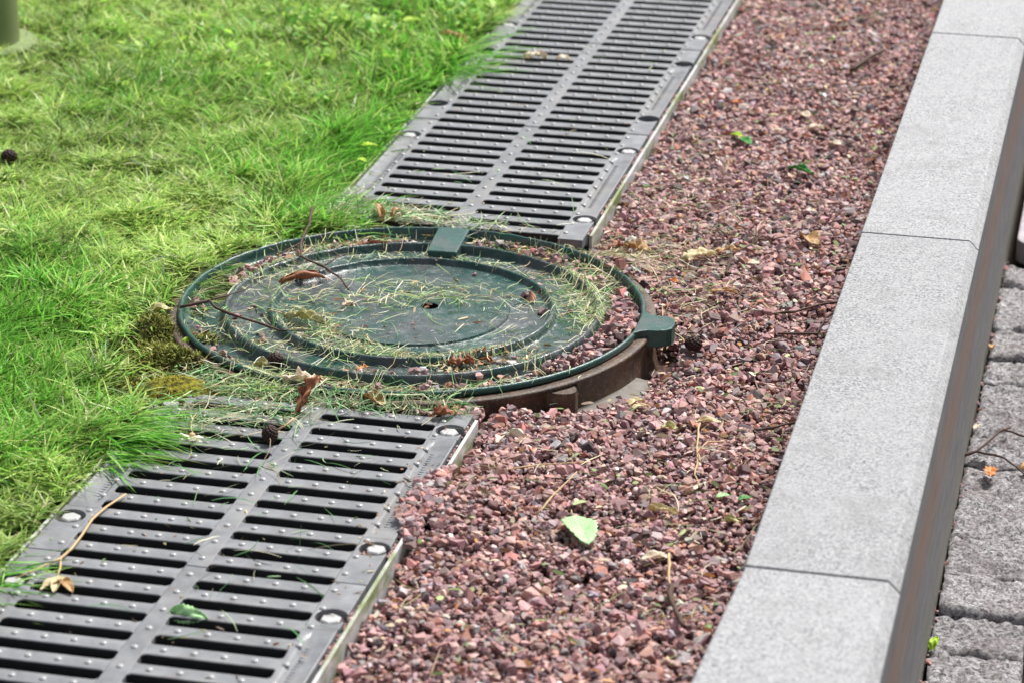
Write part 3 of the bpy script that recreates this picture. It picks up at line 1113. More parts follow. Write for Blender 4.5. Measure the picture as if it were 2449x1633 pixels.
def vivid(x, y):
    v = 1.0 * blob(x, y, -8.0, -1.8, 2.6, 3.0) + .9 * blob(x, y, -10.5, 3.5, 3.0, 4.0) + .7 * blob(x, y, -13, 9, 3.5, 3)
    v += .9 * blob(x, y, -5.6, 25, 1.7, 5.5) + .9 * blob(x, y, -6.2, 36, 3.0, 6.0) + .7 * blob(x, y, -9, 44, 5, 5) + .8 * blob(x, y, -5.0, 17.6, 1.5, 1.6)
    v += .5 * blob(x, y, -15, 31, 4, 4) + .55 * blob(x, y, -8.5, 22.5, 2.5, 2.2)
    return np.clip(.85 * v * (.55 + .9 * n_mid(x, y)) + .35 * (n_lo(x + 40, y) - .45), 0, 1)


def lawn_mask(x, y):
    r_ = np.hypot(x - RC[0], y - RC[1])
    th = np.degrees(np.arctan2(y - RC[1], x - RC[0]))
    ok = (x < -4.80) & (r_ > 7.62)
    ok |= (x < -3.0) & (y > 15.9) & (y < 17.2) & (r_ > 7.7)
    ok |= (x < -1.0) & (y > 1.75) & (y < 2.4) & (r_ > 7.6) & (n_fine(x, y) > .45)
    bare = 1.1 * blob(x, y, -5.7, 4.7, 1.3, 1.9) + .95 * blob(x, y, -4.9, 1.8, 1.3, 1.0) + .45 * blob(x, y, -7.0, 6.6, .8, 1.1) + .9 * blob(x, y, -5.2, .9, 1.0, .6)
    bare = bare + .8 * np.clip((n_hi(x * 1.2 + 11, y * 1.2) - .74) * 5, 0, 1) + .5 * blob(x, y, -12.4, 19.2, .8, .8) + .6 * blob(x, y, -16.8, 25.6, .7, 1.0)
    return ok, bare


n = 560000
x = rs.uniform(-31, -1, n)
y = -20 + 80 * rs.rand(n)
ok, bare = lawn_mask(x, y)
ok &= px_ok(np.stack([x, y, 0 * x], -1), 230)
thin = n_hi(x, y) * .6 + n_mid(x + 30, y) * .4
ok &= rs.rand(n) > np.clip(bare * 1.6, 0, .93)
ok &= rs.rand(n) < np.clip(.35 + 1.6 * thin, 0, 1) * np.where(y > 30, .75, 1)
x, y = x[ok], y[ok]
n = len(x)
v = vivid(x, y)
az = rs.rand(n) * 2 * np.pi
lean = .35 * np.sin(x * .31) + .4 * np.cos(y * .23 + 1)
mixv = rs.rand(n) < (.15 + .55 * v)
az = np.where(mixv, lean - .45 + .55 * rs.normal(size=n), az)
Ln = np.where(rs.rand(n) < v, rs.uniform(.8, 1.75, n), rs.uniform(.28, .85, n) * (1 + .3 * (y > 25)))
elev = np.where(rs.rand(n) < v, rs.uniform(.5, 1.3, n), rs.uniform(.05, 1.0, n))
near = blob(x, y, -7.0, 5.5, 2.2, 3.2)
Ln = Ln * (1 - .45 * near)
Ln = np.where((x > -5.9) & (y > 17.5) & (y < 34), Ln * .55, Ln)
wd = np.where(rs.rand(n) < v, rs.uniform(.045, .085, n), rs.uniform(.028, .062, n)) * (1 + .25 * (y > 28))
dr_ = rs.uniform(.1, 1.0, n)
c_ol, c_mid, c_viv, c_straw, c_dk = map(np.array, ((.47, .63, .165), (.34, .58, .11), (.20, .50, .07), (.70, .68, .38), (.10, .17, .035)))
rr = rs.rand(n)
v2 = np.clip(v + .30 * (n_hi(x + 7, y) - .5), 0, 1)
C = np.where((rr < v2)[:, None], c_viv, np.where((rr < .62 + .38 * v2)[:, None], c_ol, c_mid))
r2 = rs.rand(n)
C = np.where((r2 < .06 * (1 - v))[:, None], c_straw, C)
C = np.where((r2 > .93)[:, None], c_dk, C)
C = C * (1 + .25 * rs.normal(size=(n, 1))) * (.70 + .5 * n_mid(x + 3, y + 3))[:, None]
C = np.clip(C, .015, .8)
X0 = np.stack([x, y, soil_h(x, y) - .03 + rs.rand(n) * .28 * (1 - v)], -1)
# the lowest-lying cut blades form a mat
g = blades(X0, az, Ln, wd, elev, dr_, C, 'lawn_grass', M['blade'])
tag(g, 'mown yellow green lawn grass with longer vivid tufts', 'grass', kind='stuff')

# tufts hanging over the grating and rail edges
def tuft(cx, cy, sx, sy, n, azm, azs, l0, l1, e0, e1, cols, name, label, w0=.06, z=-.3, cat='grass'):
    x = cx + rs.normal(size=n) * sx
    y = cy + rs.normal(size=n) * sy
    if z is None: zz = soil_h(x, y)
    else: zz = np.full(n, z)
    cols = np.array(cols)
    C = cols[rs.randint(0, len(cols), n)] * (1 + .2 * rs.normal(size=(n, 1)))
    o = blades(np.stack([x, y, zz], -1), azm + azs * rs.normal(size=n), rs.uniform(l0, l1, n), np.full(n, w0) * rs.uniform(.7, 1.2, n),
               rs.uniform(e0, e1, n), rs.uniform(.5, 1.3, n), np.clip(C, .01, .8), name, M['blade'])
    return tag(o, label, cat, kind='stuff')


VG = [(.15, .48, .05), (.24, .56, .08), (.09, .34, .03), (.40, .62, .18)]
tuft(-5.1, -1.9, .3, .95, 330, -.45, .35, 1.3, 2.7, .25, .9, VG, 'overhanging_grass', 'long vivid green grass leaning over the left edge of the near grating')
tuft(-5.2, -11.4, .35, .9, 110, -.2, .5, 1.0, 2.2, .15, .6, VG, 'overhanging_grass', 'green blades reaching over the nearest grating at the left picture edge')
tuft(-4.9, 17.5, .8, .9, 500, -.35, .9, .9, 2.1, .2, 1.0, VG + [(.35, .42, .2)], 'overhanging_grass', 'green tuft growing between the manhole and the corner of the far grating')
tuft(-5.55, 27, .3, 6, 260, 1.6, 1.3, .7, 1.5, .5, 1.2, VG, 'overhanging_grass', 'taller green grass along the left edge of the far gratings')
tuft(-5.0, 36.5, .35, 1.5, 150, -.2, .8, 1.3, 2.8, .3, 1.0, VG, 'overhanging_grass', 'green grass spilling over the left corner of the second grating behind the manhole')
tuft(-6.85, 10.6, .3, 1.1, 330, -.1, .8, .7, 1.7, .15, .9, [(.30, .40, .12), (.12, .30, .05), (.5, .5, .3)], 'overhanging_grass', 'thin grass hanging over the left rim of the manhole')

# broad leaved weeds in the far lawn
n = 2600
x = -4.9 - np.abs(rs.normal(size=n)) * 6
y = 40 + rs.normal(size=n) * 6.5
k = px_ok(np.stack([x, y, 0 * x], -1), 200) & (y > 28) & (n_mid(x * 1.3, y * 1.3) > .60)
x, y = x[k], y[k]
n = len(x)
aa = rs.rand(n) * 6.28
s_ = rs.uniform(.10, .24, n)
zz = soil_h(x, y) + rs.uniform(.4, 1.1, n)
tl, tw = rs.normal(size=n) * .5, rs.normal(size=n) * .5
pts = np.array([(-1, 0, 0), (-.5, .55, .1), (.3, .62, .12), (1, 0, -.05), (.3, -.62, .12), (-.5, -.55, .1)])
V = np.zeros((n, 6, 3))
for k in range(6):
    px_, py_, pz_ = pts[k]
    V[:, k, 0] = x + s_ * (px_ * np.cos(aa) - py_ * np.sin(aa))
    V[:, k, 1] = y + s_ * (px_ * np.sin(aa) + py_ * np.cos(aa))
    V[:, k, 2] = zz + s_ * (pz_ + px_ * tl + py_ * tw)
b = (np.arange(n) * 6)[:, None]
cc = np.array([(.32, .55, .10), (.18, .44, .06), (.42, .62, .10)])[rs.randint(0, 3, n)] * (1 + .2 * rs.normal(size=(n, 1)))
o = npmesh('broadleaf_weeds', V.reshape(-1, 3), [b + np.array([[0, 1, 4, 5]]), b + np.array([[1, 2, 3, 4]])], M['blade'], col=np.repeat(np.clip(cc, .02, .8), 6, 0))
tag(o, 'light green broad leaved weeds in the far lawn by the drain', 'weeds', kind='stuff')


# moss cushion near the corner of the near grating and dark moss on the bare soil
def moss(cx, cy, sx, sy, n, cols, name, label, h=.25, z0=None, amp=.3):
    x, y = cx + rs.normal(size=n) * sx, cy + rs.normal(size=n) * sy
    d = ((x - cx) / (sx * 2)) ** 2 + ((y - cy) / (sy * 2)) ** 2
    base = soil_h(x, y) if z0 is None else z0
    z = base + amp * np.exp(-d * 1.2)
    cols = np.array(cols)
    C = np.clip(cols[rs.randint(0, len(cols), n)] * (1 + .25 * rs.normal(size=(n, 1))), .01, .8)
    o = blades(np.stack([x, y, z], -1), rs.rand(n) * 6.28, rs.uniform(.06, h, n), rs.uniform(.03, .06, n), rs.uniform(.2, 1.4, n), rs.uniform(0, 1, n), C, name, M['moss'])
    return tag(o, label, 'moss', kind='stuff')


k = 0
bm = bmesh.new()
bmesh.ops.create_icosphere(bm, subdivisions=4, radius=1)
for v_ in bm.verts:
    f = 1 + .12 * float(n_fine(v_.co.x * 2 + 5, v_.co.y * 2)) + .06 * float(n_fine(v_.co.x * 6, v_.co.y * 6 + v_.co.z * 5))
    v_.co = Vector((-4.35 + v_.co.x * 1.15 * f, 1.55 + v_.co.y * .95 * f, -.50 + v_.co.z * .72 * f))
a = Mt('moss_cushion', rough=.95, spec=.1)
a.col(a.mix(a.ramp(a.noise(170, 5), [(.38, 0), (.62, 1)]), (.05, .045, .012), (.26, .24, .03))).bump(a.noise(240, 4), 1, .004)
mc = bmobj('moss_cushion', bm, a.m, smooth=True)
tag(mc, 'olive brown moss cushion at the corner between lawn and near grating', 'moss')
moss(-4.35, 1.55, .5, .42, 2600, [(.30, .28, .03), (.20, .21, .03), (.40, .34, .05)], 'moss', 'fine olive moss tips on the cushion by the near grating', z0=-.22, amp=.42, h=.2)
moss(-5.7, 4.6, .85, 1.4, 6500, [(.13, .14, .025), (.22, .24, .05), (.07, .07, .02), (.34, .36, .10)], 'moss', 'thin dark moss on the bare soil left of the manhole', h=.3)


# ------------------------------------------------------------------ grass clippings lying about
def clippings(name, label, pts, hfn, l0=.3, l1=1.3, pile=.16, w=(.018, .042), pal=None, azf=None):
    n = len(pts)
    pal = np.array(pal if pal is not None else [(.74, .72, .46), (.66, .68, .38), (.50, .60, .28), (.24, .46, .14), (.12, .30, .10), (.80, .76, .56), (.56, .44, .25)])
    L_ = rs.uniform(l0, l1, n) ** 1.0
    L_ = l0 + (l1 - l0) * rs.rand(n) ** 2
    az = rs.rand(n) * 6.283 if azf is None else azf + .7 * rs.normal(size=n)
    bend = rs.normal(size=n) * .6
    ts = np.linspace(-.5, .5, 5)
    V = np.zeros((n, 10, 3))
    z0 = rs.rand(n) ** 1.6 * pile
    tl = rs.normal(size=n) * .10
    arch = np.abs(rs.normal(size=n)) * .10
    w_ = rs.uniform(*w, n)
    tw = rs.normal(size=n) * .8
    for k, t in enumerate(ts):
        a_ = az + bend * t
        cxk = pts[:, 0] + L_ * t * np.cos(az + bend * t * .5)
        cyk = pts[:, 1] + L_ * t * np.sin(az + bend * t * .5)
        czk = hfn(cxk, cyk) + .018 + z0 + np.abs(L_ * t) * tl * 0 + L_ * arch * (.25 - t * t) * 2 + np.maximum(tl * L_ * t * 2, -.02)
        wk = w_ * (1 - .55 * abs(2 * t) ** 3) * .5
        sx_, sy_ = -np.sin(a_) * np.cos(tw), np.cos(a_) * np.cos(tw)
        sz_ = np.sin(tw)
        for s, o_ in ((-1, 0), (1, 1)):
            V[:, 2 * k + o_, 0] = cxk + s * sx_ * wk
            V[:, 2 * k + o_, 1] = cyk + s * sy_ * wk
            V[:, 2 * k + o_, 2] = czk + s * sz_ * wk
    b = (np.arange(n) * 10)[:, None]
    q_ = np.concatenate([b + np.array([[2 * k, 2 * k + 1, 2 * k + 3, 2 * k + 2]]) for k in range(4)])
    C = np.clip(pal[rs.randint(0, len(pal), n)] * (1 + .2 * rs.normal(size=(n, 1))), .02, .85)
    o = npmesh(name, V.reshape(-1, 3), [q_], M['clip'], col=np.repeat(C, 10, 0), smooth=True)
    return tag(o, label, 'grass clippings', kind='stuff')


def cl(cx, cy, sx, sy, n, rot=0):
    p_ = rs.normal(size=(n, 2)) * (sx, sy)
    c_, s_ = math.cos(rot), math.sin(rot)
    return np.stack([cx + p_[:, 0] * c_ - p_[:, 1] * s_, cy + p_[:, 0] * s_ + p_[:, 1] * c_], -1)


K = []
for cx, cy, sx, sy, n, rot in ((4.95, 2.0, .5, 1.3, 620, .35), (5.6, 1.4, .45, 1.4, 300, 0), (-1.4, .4, 1.2, .5, 230, .1), (1.0, 1.1, 1.3, .5, 240, .15), (-.2, 1.9, 1.5, .25, 150, .1),
                             (-5.0, 2.4, .5, 1.6, 380, -.5), (-4.6, .4, .5, .7, 110, 0), (-3.0, -1.6, .9, .5, 260, -.5), (-1.6, -2.9, 1.3, .35, 300, -.4),
                             (-.2, -3.75, 1.6, .22, 330, -.02), (2.6, -3.3, 1.2, .2, 240, .6), (-2.3, -6.5, 1.2, .35, 420, -.3), (.3, -6.4, 1.6, .3, 260, 0), (3.4, -5.5, 1.4, .3, 170, .6), (4.2, -3.6, .8, .25, 80, .7),
                             (-3.7, 5.4, 1.5, .35, 300, .55), (2.3, 6.1, 1.6, .3, 330, -.35), (1.6, 4.5, 1.6, .2, 150, -.2), (-1.7, 4.6, 1.3, .2, 100, .2), (4.9, 4.6, .6, .6, 260, -.7),
                             (-1.6, -4.9, 1.4, .4, 170, -.2), (-4.2, -3.6, 1.2, .3, 130, -.8), (0, 0, 2.8, 2.8, 170, 0), (-5.9, -2.8, .4, 1.0, 60, .4), (3.0, 0.2, .4, 1.2, 60, .2)):
    K.append(cl(RC[0] + cx, RC[1] + cy, sx, sy, int(n * .72), rot))
K = np.concatenate(K)
K = K[np.hypot(K[:, 0] - RC[0], K[:, 1] - RC[1]) < 7.5]
K = K[np.hypot(K[:, 0] - HC[0] + .1, K[:, 1] - HC[1] + .35) > .62]


def lid_pile(x, y):
    r_ = np.hypot(x - RC[0], y - RC[1])
    return lid_h(x, y) + .12 * ((r_ > 5.95) & (r_ < 6.95))


clippings('clippings', 'straw and green grass clippings scattered over the manhole cover', K, lid_pile, l0=.2, l1=1.25, pile=.12, w=(.012, .028))

# on the gravel
n = 8200
x, y = rs.uniform(4.9, 13.9, n), rs.uniform(-16, 56, n)
dns = .05 + .95 * (blob(x, y, 6.3, 16.3, 2.2, 2.0) + .6 * blob(x, y, 8.8, 13.4, 1.4, 2.0) + .45 * blob(x, y, 6.2, 24, 1.3, 5) + .35 * blob(x, y, 8.0, 21, 2, 4) + .3 * blob(x, y, 12.6, 0, 1.4, 7) + .25 * blob(x, y, 5.8, -.5, 1.2, 1.6)) + .06 * (n_mid(x, y) > .6)
k = (rs.rand(n) < dns) & (np.hypot(x - RC[0], y - RC[1]) > 7.7)
Kg = np.stack([x[k], y[k]], -1)
Kg = np.concatenate([Kg, cl(6.1, 15.4, .9, .9, 260), cl(6.6, 17.2, 1.3, .9, 140), cl(8.6, 13.0, .9, 1.5, 110)])
Kg = Kg[(np.hypot(Kg[:, 0] - RC[0], Kg[:, 1] - RC[1]) > 7.5) & (Kg[:, 0] > 4.75) & (Kg[:, 0] < 13.95)]
clippings('clippings', 'dry straw coloured grass bits scattered over the red gravel', Kg, lambda x, y: bed_h(x, y) + .10, l0=.2, l1=1.2, pile=.09, w=(.015, .034),
          pal=[(.62, .56, .38), (.52, .48, .28), (.40, .42, .22), (.66, .60, .46), (.20, .32, .12), (.36, .24, .16)])

n = 1500
x, y = rs.uniform(4.9, 13.9, n), rs.uniform(-16, 56, n)
k = (np.hypot(x - RC[0], y - RC[1]) > 7.8)
clippings('leaf_crumbs', 'tiny tan, brown and green leaf crumbs strewn over the gravel', np.stack([x[k], y[k]], -1), lambda x, y: bed_h(x, y) + .06, l0=.10, l1=.42, pile=.06, w=(.05, .13),
          pal=[(.62, .45, .25), (.30, .12, .05), (.66, .56, .38), (.22, .34, .12), (.45, .22, .08), (.2, .12, .07), (.70, .62, .48), (.34, .42, .18)])
Kc = np.concatenate([cl(RC[0] + 3.0, RC[1] - 3.6, .9, .35, 130, .6), cl(RC[0] + 2.6, RC[1] + 6.0, 1.5, .3, 170, -.4), cl(RC[0] - 3.6, RC[1] + 5.3, 1.4, .3, 110, .5), cl(RC[0], RC[1] - 6.5, 2.6, .25, 130, 0), cl(RC[0] - 1, RC[1] + .2, 2.2, 1.6, 70, 0)])
clippings('leaf_crumbs', 'crumbled brown leaf bits and husks on the manhole cover', Kc[np.hypot(Kc[:, 0] - RC[0], Kc[:, 1] - RC[1]) < 7.1], lid_pile, l0=.08, l1=.35, pile=.06, w=(.04, .11),
          pal=[(.62, .45, .25), (.26, .11, .05), (.60, .50, .32), (.40, .20, .09), (.16, .09, .05)])

# between manhole and near grating, and over the grating itself
K = np.concatenate([cl(-2.4, 1.9, 1.3, .35, 400, 0), cl(-2.9, -.1, 1.2, .7, 250, -.2), cl(.6, 1.6, 1.3, .35, 250, 0), cl(-3.2, -1.7, .6, .8, 110, 0), cl(2.6, 1.7, 1.1, .25, 160, 0), cl(-1.0, .3, .9, .5, 150, 0), cl(-3.9, 3.0, .6, .6, 170, 0),
                    cl(0, -2.5, 2.2, 1.6, 60, 0), cl(.8, -6.5, 2.2, 2.5, 30, 0), cl(1.2, -11.5, 1.8, 1.5, 16, 0)])
K = K[(np.hypot(K[:, 0] - RC[0], K[:, 1] - RC[1]) > 7.4) & (K[:, 0] < 4.4)]


def mid_h(x, y): return np.where((y < 1.7), .0, np.maximum(bed_h(x, y) + .15, -.25) + .15)


clippings('clippings', 'fresh and dry grass clippings heaped between the manhole and the near grating', K, mid_h, l0=.25, l1=1.5, pile=.14, w=(.015, .036),
          pal=[(.45, .55, .33), (.30, .48, .24), (.14, .36, .12), (.62, .60, .42), (.10, .28, .10), (.5, .42, .25)])
K = np.concatenate([cl(-2.9, 17.9, 1.2, .5, 420, 0), cl(-1.2, 17.6, 1.2, .35, 180, 0), cl(-4.1, 19.2, .3, 1.0, 60, 0), cl(1.4, 17.2, 1.2, .3, 60, 0), cl(-.5, 22, 2, 3, 26, 0), cl(1, 34, 2, 5, 12, 0)])
K = K[(K[:, 0] > -4.6) & (K[:, 1] > 17.0)]
clippings('clippings', 'green and straw clippings on the end of the far grating behind the manhole', K, lambda x, y: x * 0 + .0, l0=.3, l1=1.5, pile=.25,
          pal=[(.45, .55, .33), (.30, .48, .24), (.14, .36, .12), (.66, .64, .46), (.55, .46, .28)])


Kd = np.concatenate([np.stack([rs.uniform(3.3, 4.4, 60), rs.uniform(-14, 1, 60)], -1), np.stack([rs.uniform(-4.3, 4.4, 70), rs.uniform(-15, 1.4, 70)], -1), np.stack([rs.uniform(-4.3, 4.4, 60), rs.uniform(17.2, 50, 60)], -1)])
clippings('leaf_crumbs', 'specks of soil and leaf bits lying on the grey gratings', Kd, lambda x, y: x * 0.0, l0=.05, l1=.3, pile=.0, w=(.02, .08),
          pal=[(.30, .14, .07), (.55, .45, .28), (.12, .08, .05), (.22, .34, .10), (.40, .28, .2)])

# ------------------------------------------------------------------ leaves, twigs, cone
def surf(x, y):
    r_ = math.hypot(x - RC[0], y - RC[1])
    if r_ < 7.5: return float(lid_h(x, y))
    if x > 17: return -5.3
    if abs(x) < 4.6 and (y < 1.7 or y > 17): return 0.0
    if x < -4.6: return float(soil_h(x, y)) + .5
    return float(bed_h(x, y)) + .06


def leaf(name, label, x, y, L_, W_, mat, az, shape='oval', curl=.4, bend=.2, crumple=.08, tilt=0., roll=0., lift=.05, stem=0.0, z=None, cat='leaf', lobes=0, seed=None):
    r_ = np.random.RandomState(seed if seed is not None else abs(int(x * 91 + y * 37)) % 9999)
    nu, nv = 19, 9
    u = np.linspace(0, 1, nu)
    if shape == 'oval': wv = np.sin(np.pi * u ** .85) ** .75
    elif shape == 'beech': wv = np.sin(np.pi * u ** .8) ** .8 * (1 - .16 * (np.arange(nu) % 2))
    elif shape == 'oak': wv = np.sin(np.pi * u ** 1.15) ** .6 * (.72 + .28 * np.cos(u * np.pi * 8))
    elif shape == 'maple': wv = np.clip(np.interp(u, [0, .12, .25, .36, .46, .56, .7, .82, 1], [.12, .7, .45, 1.0, .5, .62, .3, .25, .0]), 0, 1)
    elif shape == 'strip': wv = np.interp(u, [0, .1, .8, 1], [.5, 1, .9, .3])
    else: wv = np.sin(np.pi * u)
    wv = wv + .04 * r_.normal(size=nu) * (wv > .2)
    V = []
    ph = r_.rand(4) * 6.28
    for i in range(nu):
        for j in range(nv):
            s = (j / (nv - 1) * 2 - 1)
            hw = W_ * .5 * wv[i]
            if abs(curl) > 1e-3:
                rad = W_ * .5 / abs(curl)
                th = s * hw / rad
                yy_, zz_ = rad * math.sin(th), rad * (1 - math.cos(th)) * (1 if curl > 0 else -1)
            else: yy_, zz_ = s * hw, 0
            xx_ = (u[i] - .5) * L_
            if shape in ('oak', 'maple'): xx_ += abs(s) * .10 * L_ * (1 if shape == 'maple' else .5)
            zz_ += bend * L_ * (1 - (2 * u[i] - 1) ** 2) * .5
            zz_ += crumple * L_ * (math.sin(7 * u[i] + 3 * s + ph[0]) * .5 + math.sin(13 * u[i] - 5 * s + ph[1]) * .3)
            V.append((xx_, yy_, zz_))
    V = np.array(V)
    Rm = np.array(Euler((roll, tilt, 0)).to_matrix())
    V = V @ Rm.T
    zb = surf(x, y) if z is None else z
    V[:, 2] -= V[:, 2].min()
    idx = np.arange(nu * nv).reshape(nu, nv)
    q_ = np.stack([idx[:-1, :-1].ravel(), idx[1:, :-1].ravel(), idx[1:, 1:].ravel(), idx[:-1, 1:].ravel()], -1)
    o = npmesh(name, V, [q_], LM[mat], smooth=True)
    m = o.modifiers.new('thickness', 'SOLIDIFY')
    m.thickness = .012 * P
    o.location = (x * P, y * P, (zb + lift) * P)
    o.rotation_euler.z = az
    tag(o, label, cat)
    if stem:
        bm = bmesh.new()
        p0 = V[idx[0, nv // 2]]
        wire(bm, [tuple(p0 + np.array([.02, 0, 0])), tuple(p0 + np.array([-stem * .5, .05 * stem, .06 * stem])), tuple(p0 + np.array([-stem, .18 * stem, .0]))], [.022, .018, .014], 6)
        bmobj('leaf_stem', bm, M['stalk'], o, smooth=True, local=True)
    return o


def twig(name, label, paths, mat=None, cat='twig'):
    """paths: list of (points, r0, r1)"""
    bm = bmesh.new()
    x0, y0, z0 = paths[0][0][0]
    for pts, r0, r1 in paths:
        fine = []
        for k in range(len(pts) - 1):
            for s in range(3):
                t = s / 3
                p_ = Vector(pts[k]).lerp(Vector(pts[k + 1]), t)
                if s: p_ += Vector((rnd.uniform(-.03, .03), rnd.uniform(-.03, .03), rnd.uniform(-.015, .015)))
                fine.append(p_)
        fine.append(Vector(pts[-1]))
        rr_ = [r0 + (r1 - r0) * k / (len(fine) - 1) for k in range(len(fine))]
        rr_ = [v_ * (1.35 if k % 5 == 2 else 1) for k, v_ in enumerate(rr_)]
        wire(bm, [f - Vector((x0, y0, z0)) for f in fine], rr_, 6)
    o = bmobj(name, bm, mat or M['bark'], smooth=True)
    o.location = Vector((x0, y0, z0)) * P
    return tag(o, label, cat)


# on the near grating and in front of the manhole
leaf('dry_leaf', 'upright crumpled rust brown leaf standing at the edge of the near grating', -.16, .75, 1.25, .62, 'rust', R(62), 'oak', .9, .15, .10, tilt=-.75, lift=.02, z=.02, stem=.2)
leaf('dry_leaf', 'rolled golden brown leaf lying in front of the manhole rim', 1.50, 1.75, .95, .62, 'tan', R(-28), 'oval', 1.7, .1, .05, lift=.0, z=.08)
leaf('dry_leaf', 'small curled brown leaf on the corner bolt of the near grating', 3.62, 1.25, .72, .66, 'rust', R(30), 'oak', 1.5, .15, .14, lift=.0, z=.04)
leaf('dry_leaf', 'tan leaf fragment beside the corner bolt of the near grating', 3.95, 1.75, .5, .4, 'tan', R(100), 'oak', 1.2, .2, .1, lift=.0, z=.05)
leaf('dry_leaf', 'crumpled pale brown leaf against the lower rim of the cover beside the upright one', -.95, 2.35, .9, .6, 'pale', R(20), 'oak', 1.2, .1, .14, z=.22, lift=0)
leaf('dry_leaf', 'flat tan leaf lying in the lower trough of the cover', 1.42, RC[1] - 6.75, .75, .42, 'tan', R(-8), 'oval', .4, .1, .05, lift=.06)
leaf('dry_leaf', 'curled straw leaf in the lower left trough of the cover', -.75, RC[1] - 6.1, .8, .5, 'straw', R(12), 'oak', 1.2, .12, .12, lift=.05)
leaf('dry_leaf', 'small orange brown leaf flake on the lower left part of the cover', .42, 4.35, .42, .3, 'orange', R(40), 'oak', .8, .1, .12, lift=.03)
leaf('dry_leaf', 'dark cupped leaf with white edge in the lower left trough', -2.5, 3.95, .75, .5, 'olive', R(15), 'oval', 1.6, .15, .1, lift=.03)
leaf('dry_leaf', 'olive and straw coloured leaf clump on the left of the cover', -2.35, 7.45, 1.35, .66, 'olive', R(-6), 'maple', .8, .18, .13, lift=.03, stem=.5)
leaf('dry_leaf', 'pale leaf fragment left of centre on the cover', -1.35, 8.95, .5, .32, 'pale', R(60), 'oak', 1.0, .15, .14, lift=.03)
leaf('dry_leaf', 'small white edged leaf below the olive leaf clump', -2.05, 6.25, .5, .3, 'pale', R(20), 'oval', .9, .1, .08, lift=.03)
leaf('dry_leaf', 'brown crumbled leaf bits in the lower right of the cover', 3.15, 5.35, .8, .6, 'rust', R(20), 'oak', 1.2, .12, .18, lift=.03)
leaf('dry_leaf', 'curled cinnamon leaf bit at the lower right ring of the cover', 3.85, 5.85, .5, .3, 'rust', R(-20), 'oval', 1.8, .1, .08, lift=.03)
leaf('bark_curl', 'twisted brown roll of bark or leaf on the upper left ring of the cover', -3.35, 10.75, 1.55, .62, 'rust', R(38), 'strip', 3.0, .14, .04, lift=.04, cat='bark curl')
leaf('dry_leaf', 'thin brown curved leaf on the upper left ring of the cover', -1.9, 14.6, 1.3, .24, 'rust', R(12), 'strip', 1.8, .10, .04, lift=.05)

# behind the manhole, on the far gratings
leaf('dry_leaf', 'tan curled leaf standing on the left end of the far grating', -2.62, 17.35, .95, .42, 'tan', R(120), 'oval', 1.9, .15, .08, tilt=-.5, z=.02, lift=0)
leaf('dry_leaf', 'hooked tan leaf bit next to the tan curled leaf on the far grating', -2.05, 17.4, .6, .24, 'tan', R(70), 'strip', 1.6, .6, .06, tilt=-.6, z=.02, lift=0)
leaf('dry_leaf', 'pinkish pale crumpled leaf on the second grating behind the manhole', -1.85, 38.0, .95, .7, 'pale', R(20), 'oak', 1.5, .15, .18, lift=.02)
leaf('dry_leaf', 'round pale leaf beside the crumpled one on the second grating', -.72, 38.25, .62, .5, 'pale', R(-10), 'oval', .9, .2, .10, lift=.02)
leaf('dry_leaf', 'long tan leaf in the grass by the left edge of the far gratings', -5.5, 39.2, 1.7, .35, 'tan', R(-35), 'strip', 1.0, .2, .08, z=.25, lift=0)
leaf('yellow_leaf', 'bright yellow green leaf in the grass beside the far grating', -4.95, 24.2, .62, .5, 'lime', R(10), 'maple', .3, .2, .04, z=.35, lift=0)
leaf('yellow_leaf', 'smaller lime leaf in the grass just below the bright yellow one', -4.85, 22.9, .45, .32, 'lime', R(-20), 'oval', .4, .2, .04, z=.2, lift=0)
leaf('pale_leaf', 'whitish leaf lying in the lawn at the left picture edge', -15.2, 15.0, .6, .35, 'olive', R(10), 'oval', .5, .1, .05, z=.2, lift=0)
leaf('pale_leaf', 'pale olive leaf in the lawn left of the manhole', -6.75, 7.0, .75, .5, 'olive', R(30), 'oval', .9, .2, .1, z=.1, lift=0)
leaf('pale_leaf', 'small upright yellow green leaf on the bare soil by the manhole', -5.25, 5.0, .42, .26, 'lime', R(80), 'oval', .5, .2, .05, tilt=-.8, z=-.15, lift=0)

# on the gravel
leaf('green_leaf', 'large light green serrated leaf lying on the gravel in front', 8.9, -4.75, 1.62, .98, 'mint', R(-63), 'beech', .45, .06, .02, tilt=.05, roll=-.10, lift=.14, stem=.35)
leaf('dry_leaf', 'large pale straw maple leaf on the gravel right of the manhole', 8.35, 16.9, 1.25, .95, 'straw', R(35), 'maple', .6, .15, .10, lift=.05, stem=.4)
leaf('dry_leaf', 'golden oak leaf behind the pale maple leaf on the gravel', 9.15, 17.7, 1.0, .5, 'tan', R(25), 'oak', .9, .15, .08, lift=.05)
leaf('dry_leaf', 'tan curled leaf on the gravel near the middle kerb joint', 11.75, 19.5, 1.0, .75, 'tan', R(-55), 'oval', 1.1, .2, .08, lift=.04)
leaf('dry_leaf', 'golden brown oak leaves on the heap by the corner of the far grating', 6.3, 17.0, .95, .62, 'tan', R(-10), 'oak', 1.0, .2, .14, lift=.06)
leaf('dry_leaf', 'dark brown leaf left of the golden oak leaves by the far grating corner', 5.55, 17.25, .6, .45, 'rust', R(40), 'oak', 1.1, .2, .14, lift=.05)
leaf('dry_leaf', 'small pale round leaf on the gravel below the tan curled one', 10.25, 16.9, .45, .36, 'pale', R(10), 'oval', .5, .1, .06, lift=.05)
leaf('dry_leaf', 'narrow golden leaf on the gravel level with the green lug', 9.75, 13.75, .9, .30, 'tan', R(5), 'oval', 1.2, .1, .06, lift=.04)
